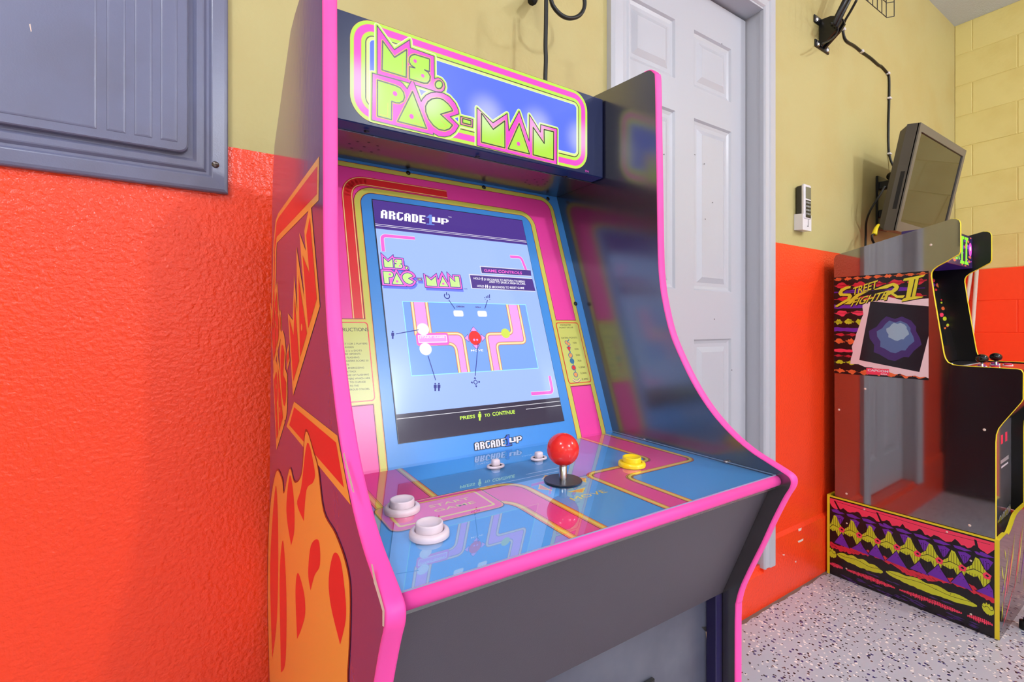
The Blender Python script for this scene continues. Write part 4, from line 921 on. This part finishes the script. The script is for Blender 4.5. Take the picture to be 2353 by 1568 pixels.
# pink ragged top band
up_ = [rq(0, .01), rq(1, .01)]; dn = []
for k in range(61):
    s_ = k/60; dn.append(rq(s_, .07+.05*abs(math.sin(k*.52))+.03*random.random()))
ra.poly(up_+dn[::-1], pC[0], 1)
for s0_, w_ in ((.03, .06), (.33, .05), (.9, .03)): ra.poly([rq(s0_, .03), rq(s0_+.012, .03), rq(s0_+w_, .16), rq(s0_+w_-.02, .15)], RB, 2)
ra.stroke([rq(.05, .035), rq(.3, .05), rq(.36, .035), rq(.7, .055), rq(.98, .04)], .0012, RB, 2)
# purple streaks and inverted wedges
for k in range(9):
    s_ = (k+.2)/9
    ra.poly([rq(s_-.01, .155), rq(s_+.03, .13+.02*random.random()), rq(s_+.09, .165), rq(s_+.05, .185), rq(s_, .18)], pC[1], 1)
    ra.poly([rq(s_+.015, .21), rq(s_+.055, .195), rq(min(s_+.085, .995), .215), rq(s_+.062, .30), rq(s_+.048, .325)], pC[1], 1)
    for j in range(3): ra.disc(rq(s_+.035+.012*j, .225+.02*random.random()), .0016, RB, 2, 6)
# yellow zigzag cut by fine dark lines, with red diamonds
for k in range(8):
    c_ = (k+.35)/8; w_ = .062
    up_ = [rq(max(0, c_-w_), .36), rq(c_-.030, .31), rq(c_-.012, .215), rq(c_+.006, .225), rq(c_+.03, .31), rq(min(1, c_+w_), .37)]
    dn = [rq(min(1, c_+w_), .42), rq(min(1, c_+.045), .50), rq(min(1, c_+.03), .51), rq(c_, .41), rq(max(0, c_-.02), .43), rq(max(0, c_-w_), .41)]
    ra.poly(up_+dn, pC[2], 3)
    for j in range(9):
        s_ = c_-w_+.004+j*.0145
        if 0 < s_ < .998: ra.stroke([rq(s_, .24), rq(s_+.001, .355)], .0011, RB, 4, joint=False); ra.stroke([rq(s_, .395), rq(s_+.001, .52)], .0011, RB, 4, joint=False)
    ra.stroke([rq(max(0, c_-w_), .39), rq(c_-.02, .345), rq(c_+.02, .36), rq(min(1, c_+w_), .40)], .0022, RB, 4.5)
    d_ = min(c_+.045, .97); ra.poly([rq(d_-.022, .37), rq(d_-.004, .335), rq(d_+.024, .36), rq(d_+.016, .405), rq(d_-.012, .41)], pC[0], 5); ra.poly([rq(d_-.009, .372), rq(d_, .36), rq(d_+.012, .372), rq(d_+.004, .388)], RB, 6)
# purple mountains
for k in range(8):
    c_ = (k+.72)/8+.01*math.sin(k*2); w_ = .058+.01*(k % 2); t_ = .415+.03*(k % 3 == 1)
    P = [rq(max(0, c_-w_), .57), rq(c_-.02, t_+.05), rq(c_, t_), rq(min(.999, c_+.02), t_+.06), rq(min(.999, c_+w_), .585)]
    ra.poly(P, pC[1], 5); ra.stroke(P, .0022, RB, 5.6)
    for j in range(2): ra.disc(rq(min(c_-.008+.018*j, .99), t_+.06+.02*j), .0014, RB, 6.5, 6)
# red ragged band
up_ = []; dn = []
for k in range(81):
    s_ = k/80; b_ = .585+.035*math.sin(s_*12.6+.6); up_.append(rq(s_, b_-.022-.018*random.random())); dn.append(rq(s_, b_+.018+.03*random.random()))
ra.poly(dn+up_[::-1], pC[4], 3)
for k in range(40): s_ = random.random()*.96; b_ = .59+.035*math.sin(s_*12.6+.6); ra.stroke([rq(s_, b_-.01), rq(s_+.02, b_+.012)], .0009, RB, 3.6, joint=False)
# long lime shapes
for s0_, w_ in ((-.02, .07), (.055, .32), (.395, .52), (.94, .06)):
    up_ = []; dn = []
    for k in range(25):
        t_ = k/24; s_ = min(max(s0_+w_*t_, 0), .999); e = math.sin(math.pi*t_)**.5
        up_.append(rq(s_, .70-.055*e*(.55+.45*abs(math.sin(k*.55)))+.02*t_)); dn.append(rq(s_, .715+.055*e*(.75+.25*random.random())+.02*t_))
    ra.poly(dn+up_[::-1], pC[2], 4); ra.stroke([rq(min(max(s0_+w_*t_/12, 0), .999), .695+.012*math.sin(t_*.9)+.02*t_/12) for t_ in range(13)], .0016, RB, 4.7)
    for j in range(int(w_*40)): ra.disc(rq(min(max(s0_+w_*random.random(), .002), .99), .66+.05*random.random()), .0011, RB, 4.8, 6)
# pink scribble and purple streaks at the foot
for s0_, w_ in ((0, .10), (.125, .33), (.48, .36), (.865, .13)):
    n_ = int(w_*110)
    for k in range(n_):
        s_ = s0_+w_*k/n_; e = math.sin(math.pi*(k+.5)/n_)**.6
        ra.poly([rq(s_, .855-.022*e+.008*random.random()), rq(s_+.0062, .855-.022*e+.008*random.random()), rq(s_+.0068, .862+.03*e*random.random()+.008), rq(s_+.0006, .862+.03*e*random.random()+.008)], pC[0], 4)
    ra.stroke([rq(s0_, .862), rq(s0_+w_*.98, .868)], .0024, pC[0], 3.5)
for k in range(46):
    s_ = random.random()*.94; v_ = random.choice((.80, .915, .935, .955, .975))+.012*random.random(); ra.poly([rq(s_, v_), rq(s_+.02, v_-.008), rq(min(s_+.055, .999), v_+.002), rq(s_+.03, v_+.01)], mat('riser_dim_purple', (66, 32, 108), .3), 1)
ra.build('riser_side_print', rs)
for q in ((1986, 1171), (2176, 1223), (1946, 1203), (2231, 1289), (1945, 1307), (2231, 1412)):
    p = onplane(q, (RX0, 0, 0), (1, 0, 0), sf); v, f = lathe([(0, .0016), (.0026, .0013), (.0036, 0)], (RX0-.0009, p.y, p.z), 12, '-x'); obj('cap_screw', v, f, SCR, sf, smooth=True)
# riser front panel with a stepped, curved top edge
top = [(RX0, RZ+.004), (.095, RZ+.004), (.118, RZ-.006), (.14, RZ-.004), (.185, RZ+.012), (.235, RZ+.035), (.30, RZ+.042), (.456, RZ+.042)]
tp = [(p.x, p.y) for p in catmull([(x, z, 0) for x, z in top], 4)]
P = tp+[(RX1, .001), (RX0, .001)]; n = len(P)
v = [(x, RY0, z) for x, z in P]+[(x, RY0+.0128, z) for x, z in P]
f = [list(range(n))[::-1], list(range(n, 2*n))]+[[i, (i+1) % n, n+(i+1) % n, n+i] for i in range(n)]
RF = mat('riser_front_gloss', (60, 52, 62), .07, spec=.9)
fp = obj('riser_front', v, f, [RF, YT], sf, idx=[0, 0]+[1]*n)
rf = Art(sf, (0, RY0, 0), (1, 0, 0), (0, 0, 1)); random.seed(4)
for m, u0_, z0_, u1_, z1_, w_ in ((pC[2], .03, .14, .13, .30, .010), (pC[0], .04, .10, .14, .25, .012), (pC[2], .02, .26, .05, .20, .012), (pC[2], .06, .31, .08, .26, .008), (pC[0], .09, .12, .19, .30, .012), (pC[2], .13, .16, .22, .33, .012), (pC[0], .03, .03, .20, .13, .010), (pC[2], .02, .06, .03, .13, .012), (pC[1], .02, .16, .05, .19, .012), (pC[0], .2, .1, .33, .33, .014), (pC[2], .24, .12, .36, .34, .014), (pC[1], .3, .1, .42, .3, .014), (pC[2], .36, .06, .43, .3, .012)):
    mx_, mz_ = (u0_+u1_)/2+.01*random.random(), (z0_+z1_)/2; dx, dz = u1_-u0_, z1_-z0_; l = math.hypot(dx, dz); nx_, nz_ = -dz/l*w_, dx/l*w_
    rf.poly([(u0_, z0_), (mx_-nx_, mz_-nz_), (u1_, z1_), (mx_+nx_*.4, mz_+nz_*.4)], m, 1+random.random())
rf.build('riser_front_print', fp)

# ================================================================== WALL THINGS
# television on a tilting bracket
tv = thing('television', 'old grey flat television tilted forward on a wall bracket', 'television', (3.0, -.2, 1.80))
TVF = mat('tv_grey_plastic', (84, 78, 74), .35); TVB = mat('tv_bezel_silver', (98, 92, 88), .3); TVS = mat('tv_glass', (10, 9, 8), .05, spec=1.)
p00, p01 = Vector((2.698, -.158, 1.5637)), Vector((2.698, -.250, 2.036)); tu = (p01-p00); th_ = tu.length; tu.normalize(); tn = Vector((1, 0, 0)).cross(tu); tn = -tn if tn.y > 0 else tn
TWD = .64
def tvp(x, h_, d): return p00+Vector((x, 0, 0))+tu*h_-tn*d
def slab(name, x0, x1, h0, h1, d0, d1, m, parent, bev=0, taper=0):
    v = [tvp(x, h_, d) for d in (d0, d1) for x, h_ in ((x0+(taper if d == d1 else 0), h0+(taper if d == d1 else 0)), (x1-(taper if d == d1 else 0), h0+(taper if d == d1 else 0)), (x1-(taper if d == d1 else 0), h1-(taper if d == d1 else 0)), (x0+(taper if d == d1 else 0), h1-(taper if d == d1 else 0)))]
    return obj(name, v, [[0, 1, 2, 3], [7, 6, 5, 4], [0, 4, 5, 1], [1, 5, 6, 2], [2, 6, 7, 3], [3, 7, 4, 0]], m, parent, world=True)
slab('tv_body', 0, TWD, 0, th_, .0, .045, TVF, tv); slab('tv_back', .002, TWD-.002, .004, th_-.004, .045, .075, TVF, tv, taper=.02)
for nm, x0, x1, h0, h1 in (('bezel_side', 0, .028, 0, th_), ('bezel_side', TWD-.028, TWD, 0, th_), ('bezel_top', .028, TWD-.028, th_-.034, th_), ('bezel_bottom', .028, TWD-.028, 0, .045)): slab(nm, x0, x1, h0, h1, -.006, .004, TVB, tv)
slab('screen', .028, TWD-.028, .045, th_-.034, -.001, .002, TVS, tv, )
slab('speaker_slot', -.0006, .001, .10, .27, .012, .028, GAP, tv)
bk = thing('tv_wall_bracket', 'black steel wall bracket behind the tilted television', 'bracket', (3.0, 0, 1.78))
box('wall_plate', 2.93, 3.05, -.012, -.001, 1.62, 1.90, BLACKP, bk, bev=.002, world=True); box('arm', 2.935, 2.965, -.118, -.01, 1.68, 1.72, BLACKP, bk, bev=.003, world=True); box('arm', 2.945, 2.985, -.135, -.01, 1.83, 1.87, BLACKP, bk, bev=.003, world=True)
v, f = tube([(2.92, -.07, 1.88), (3.06, -.07, 1.88)], .020, 14); obj('pivot', v, f, BLACKP, bk, world=True, smooth=True)

# cables
def wp(q, y): return onplane(q, (0, y, 0), (0, 1, 0))
ar = C(1840, 0, 8.711)
pts = [wp(q, -.006) for q in ar((845, 590), (900, 800), (1080, 920), (1215, 1030), (1400, 1160), (1560, 1300), (1620, 1330), (1740, 1470))]+[Vector((3.089, -.006, 2.45)), Vector((3.089, -.006, 2.34)), Vector((3.08, -.006, 2.2)), Vector((3.085, -.006, 2.06)), Vector((3.10, -.02, 1.98)), Vector((3.10, -.07, 1.90))]
pre = [wp(ar((1120, 0))[0], -.09), wp(ar((1000, 220))[0], -.06), wp(ar((880, 430))[0], -.03)]
v, f = tube(catmull(pre+pts, 5), .0055, 8); cb = obj('wall_cable', v, f, BLACKR, smooth=True); tag(cb, 'black cable clipped along the yellow wall to the television', 'cable')
for q in ((845, 590), (1215, 1030), (1740, 1470)):
    p = wp(ar(q)[0], -.006); box('cable_clip', p.x-.009, p.x+.009, -.016, -.0005, p.z-.006, p.z+.006, WPL, cb, bev=.002)
for z in (2.345, 2.045): box('cable_clip', 3.075, 3.101, -.016, -.0005, z-.005, z+.005, WPL, cb, bev=.002)
tvq = C(1980, 380, 7.129)
pw = [wp(q, y) for q, y in zip(tvq((380, 340), (290, 500), (190, 650), (110, 810), (72, 960), (68, 1150), (62, 1360)), (-.13, -.11, -.085, -.06, -.035, -.022, -.020))]
pw += [Vector((pw[-1].x+.005, -.020, 1.40))]
v, f = tube(catmull(pw, 5), .005, 8); tag(obj('power_cable', v, f, BLACKR, smooth=True), 'black cable hanging behind the tilted television', 'cable')
py_ = [wp(q, -.10) for q in tvq((275, 975), (230, 1050), (205, 1140))]; pz_ = [wp(q, -.10) for q in tvq((205, 1130), (170, 1150), (175, 1220), (205, 1290), (215, 1400))]
v, f = tube(catmull(pz_, 5), .005, 8); yc = obj('video_cable', v, f, BLACKR, smooth=True); tag(yc, 'short black cable with a yellow plug under the television', 'cable')
v, f = tube(catmull(py_, 5), [.006+.0006*i for i in range(11)], 8); obj('plug', v, f, mat('yellow_plug', (232, 206, 24), .4), yc, smooth=True)
# bracket with swing arm, high on the wall
sb = thing('swing_arm_bracket', 'black steel wall bracket with bolts and a long upward arm', 'bracket', (2.34, 0, 2.43))
bx_ = lambda *a, **k: box(*a, **k, world=True)
bx_('base_plate', 2.275, 2.405, -.006, -.0005, 2.478, 2.512, BLACKP, sb, bev=.002); bx_('base_plate', 2.283, 2.412, -.006, -.0005, 2.372, 2.405, BLACKP, sb, bev=.002)
v, f = prism([(-.004, 2.385), (-.012, 2.38), (-.075, 2.425), (-.092, 2.448), (-.085, 2.475), (-.05, 2.495), (-.004, 2.50)], 2.322, 2.334); obj('gusset', v, f, BLACKP, sb, world=True)
v, f = prism([(-.004, 2.385), (-.012, 2.38), (-.075, 2.425), (-.092, 2.448), (-.085, 2.475), (-.05, 2.495), (-.004, 2.50)], 2.352, 2.364); obj('gusset', v, f, BLACKP, sb, world=True)
for x, z in ((2.297, 2.493), (2.307, 2.389), (2.396, 2.388), (2.385, 2.495)):
    v, f = lathe([(0, .012), (.006, .0115), (.012, .009), (.0135, .006), (.0135, .0055)], (x, 0, z), 6, 'y'); o = obj('bolt', v, f, STEEL, sb, world=True)
a0 = wp(ar((660, 520))[0], -.075); a1 = wp((1952, -14), -.10); ad_ = (a1-a0)
ax = a0+ad_*2.4
def arm(off, r): 
    v, f = tube([a0+off, ax+off], r, 10); obj('arm', v, f, BLACKP, sb, world=True, smooth=True)
arm(Vector((-.006, 0, .004)), .011); arm(Vector((.010, -.004, -.004)), .009)
lp = [wp(q, -.075) for q in ar((600, 465), (700, 500), (740, 580), (700, 690), (600, 790), (500, 845), (420, 880))]
v, f = tube(catmull(lp, 5), .0045, 8); tag(obj('bracket_cable', v, f, BLACKR, smooth=True), 'loop of black cable around the wall bracket', 'cable')
# wire basket hanging in from above
wbk = thing('wire_basket', 'thin black wire basket hanging above the wall', 'basket', (2.2, -.22, 2.4)); WIRE = mat('black_wire', (40, 34, 30), .5)
YB = -.22
def wire(a, b_): 
    v, f = tube([a, b_], .0016, 6); obj('wire', v, f, WIRE, wbk, world=True)
c0 = wp((2037.4, 40.2), YB); c1 = onplane((2052.4, 35.6), (0, 0, c0.z), (0, 0, 1)); c1.x = c0.x; c1.z = c0.z
L0 = c0-Vector((.36, 0, 0)); BZ = [c0.z, c0.z+.062, c0.z+.124, c0.z+.186]
dY = c1.y-c0.y
for z in BZ:
    a = Vector((c0.x, c0.y, z)); wire(Vector((L0.x, L0.y, z)), a); wire(a, Vector((c0.x+.018, c0.y+dY, z)))
for x in (.0, -.045, -.09, -.135, -.18, -.225, -.27, -.315, -.36): wire(Vector((c0.x+x-.004, c0.y, BZ[0])), Vector((c0.x+x-.004, c0.y, BZ[-1])))
wire(Vector((c0.x+.018, c0.y+dY, BZ[0])), Vector((c0.x+.018, c0.y+dY, BZ[-1])))
# remote control in its cradle
rc = thing('remote_holder', 'white plastic remote cradle mounted on the yellow wall', 'holder', (2.13, 0, 1.53))
g0, g1 = wp((1824, 500), -.002), wp((1842, 500), -.055)
hx0, hx1, hd = 2.107, 2.180, .036
hz0, hz1 = 1.528, 1.592
v, f = prism([(-.001, hz0), (-hd, hz0-.003), (-hd, hz1), (-.001, hz1+.004)], hx0, hx1); o = obj('cradle', v, f, WPL, rc, world=True)
lb = Art(None, (0, -hd-.0003, 0), (1, 0, 0), (0, 0, 1)); lb.stroke([(hx0+.045, hz1-.012), (hx0+.045, hz0+.014), (hx0+.036, hz0+.016)], .003, GAP, 1); o = lb.build('slot_mark', rc); o.location = -Vector((2.13, 0, 1.53))
rm = thing('remote_control', 'slim white and black remote control standing in the white cradle', 'remote', (2.138, -.03, 1.55))
box('body', hx0+.008, hx1-.010, -.030, -.004, 1.56, 1.716, mat('remote_dark', (52, 48, 44), .4), rm, bev=.005, seg=2, world=True); box('front_shell', hx0+.006, hx1-.008, -.040, -.026, 1.572, 1.720, WPL, rm, bev=.006, seg=3, world=True)
box('display', hx0+.016, hx1-.014, -.0412, -.039, 1.658, 1.708, mat('lcd_grey', (110, 108, 92), .2), rm, bev=.0005, world=True)
box('keypad', hx0+.016, hx1-.014, -.0410, -.039, 1.578, 1.652, BLACKP, rm, bev=.0005, world=True)
for i in range(3):
    for j in range(4): box('key', hx0+.0195+i*.0125, hx0+.0265+i*.0125, -.0424, -.0408, 1.590+j*.0158, 1.598+j*.0158, mat('key_grey', (170, 170, 168), .4), rm, bev=.0005, world=True)
# cord hanging over the marquee
kq = C(1000, 0, 5.8825)
c1_ = [wp(q, -.12) for q in kq((1505, -260), (1500, 0), (1497, 300), (1490, 620), (1496, 800), (1488, 1080))]; c1_.append(Vector((c1_[-1].x, -.12, 1.62)))
v, f = tube(catmull(c1_, 5), .0052, 8); tag(obj('hanging_cord', v, f, BLACKR, smooth=True), 'straight black cord hanging down the wall behind the cabinet', 'cord')
c2_ = [wp(q, -.12) for q in kq((1560, -240), (1568, 0), (1620, 120), (1720, 215), (1830, 248), (1940, 215), (2005, 130), (2020, 20), (1990, -120), (1930, -240))]
v, f = tube(catmull(c2_, 5), .0052, 8); tag(obj('looped_cord', v, f, BLACKR, smooth=True), 'black cord hanging in a rounded loop on the yellow wall', 'cord')
hk = thing('cord_hook', 'dark cord hook high on the yellow wall above the lit marquee', 'hook', (.69, 0, 1.98))
v, f = tube(catmull([wp(kq((1310, 6))[0], -.05), wp(kq((1340, -40))[0], -.03), wp(kq((1345, -120))[0], -.001)], 4), [.012, .013, .013, .012, .012, .012, .012, .014, .014], 10); obj('hook_stem', v, f, BLACKR, hk, world=True, smooth=True)
# poles leaning on the block wall
for i, (ya, za, yb_, zb) in enumerate(((-.084, 1.45, -.060, 1.22), (-.113, 1.476, -.0974, 1.17))):
    d_ = (yb_-ya)/(zb-za); p0_ = Vector((4.135, ya+d_*(.002-za), .002)); p1_ = Vector((4.150, ya+d_*(1.50-za), 1.50))
    v, f = tube([p0_, p1_], .010, 10); o = obj('pole', v, f, mat('pale_pole', (222, 206, 190), .4), smooth=True); tag(o, 'thin pale pole leaning on the block wall, the one '+('closer to', 'farther from')[i]+' the room corner', 'pole', 'pale poles leaning on the block wall')
# stool leg at the right edge
st = thing('stool', 'black tubular stool beside the patterned riser', 'stool', (2.66, -.87, 0))
for dx, dy in ((-.130, .265), (.265, .130), (.130, -.265), (-.265, -.130)):
    v, f = tube([(2.66+dx, -.87+dy, .012), (2.66+dx*.40, -.87+dy*.40, .62)], .011, 12); o = obj('leg', v, f, BLACKP, st, world=True, smooth=True)
    v, f = lathe([(0, 0), (.015, 0), (.0155, .004), (.0145, .03), (.0, .03)], (2.66+dx, -.87+dy, .0005), 14); obj('rubber_foot', v, f, BLACKR, o, world=True, smooth=True)
v, f = lathe([(0, 0), (.12, 0), (.13, .01), (.13, .035), (.12, .05), (0, .055)], (2.66, -.87, .615), 32); obj('seat', v, f, BLACKP, st, world=True, smooth=True)
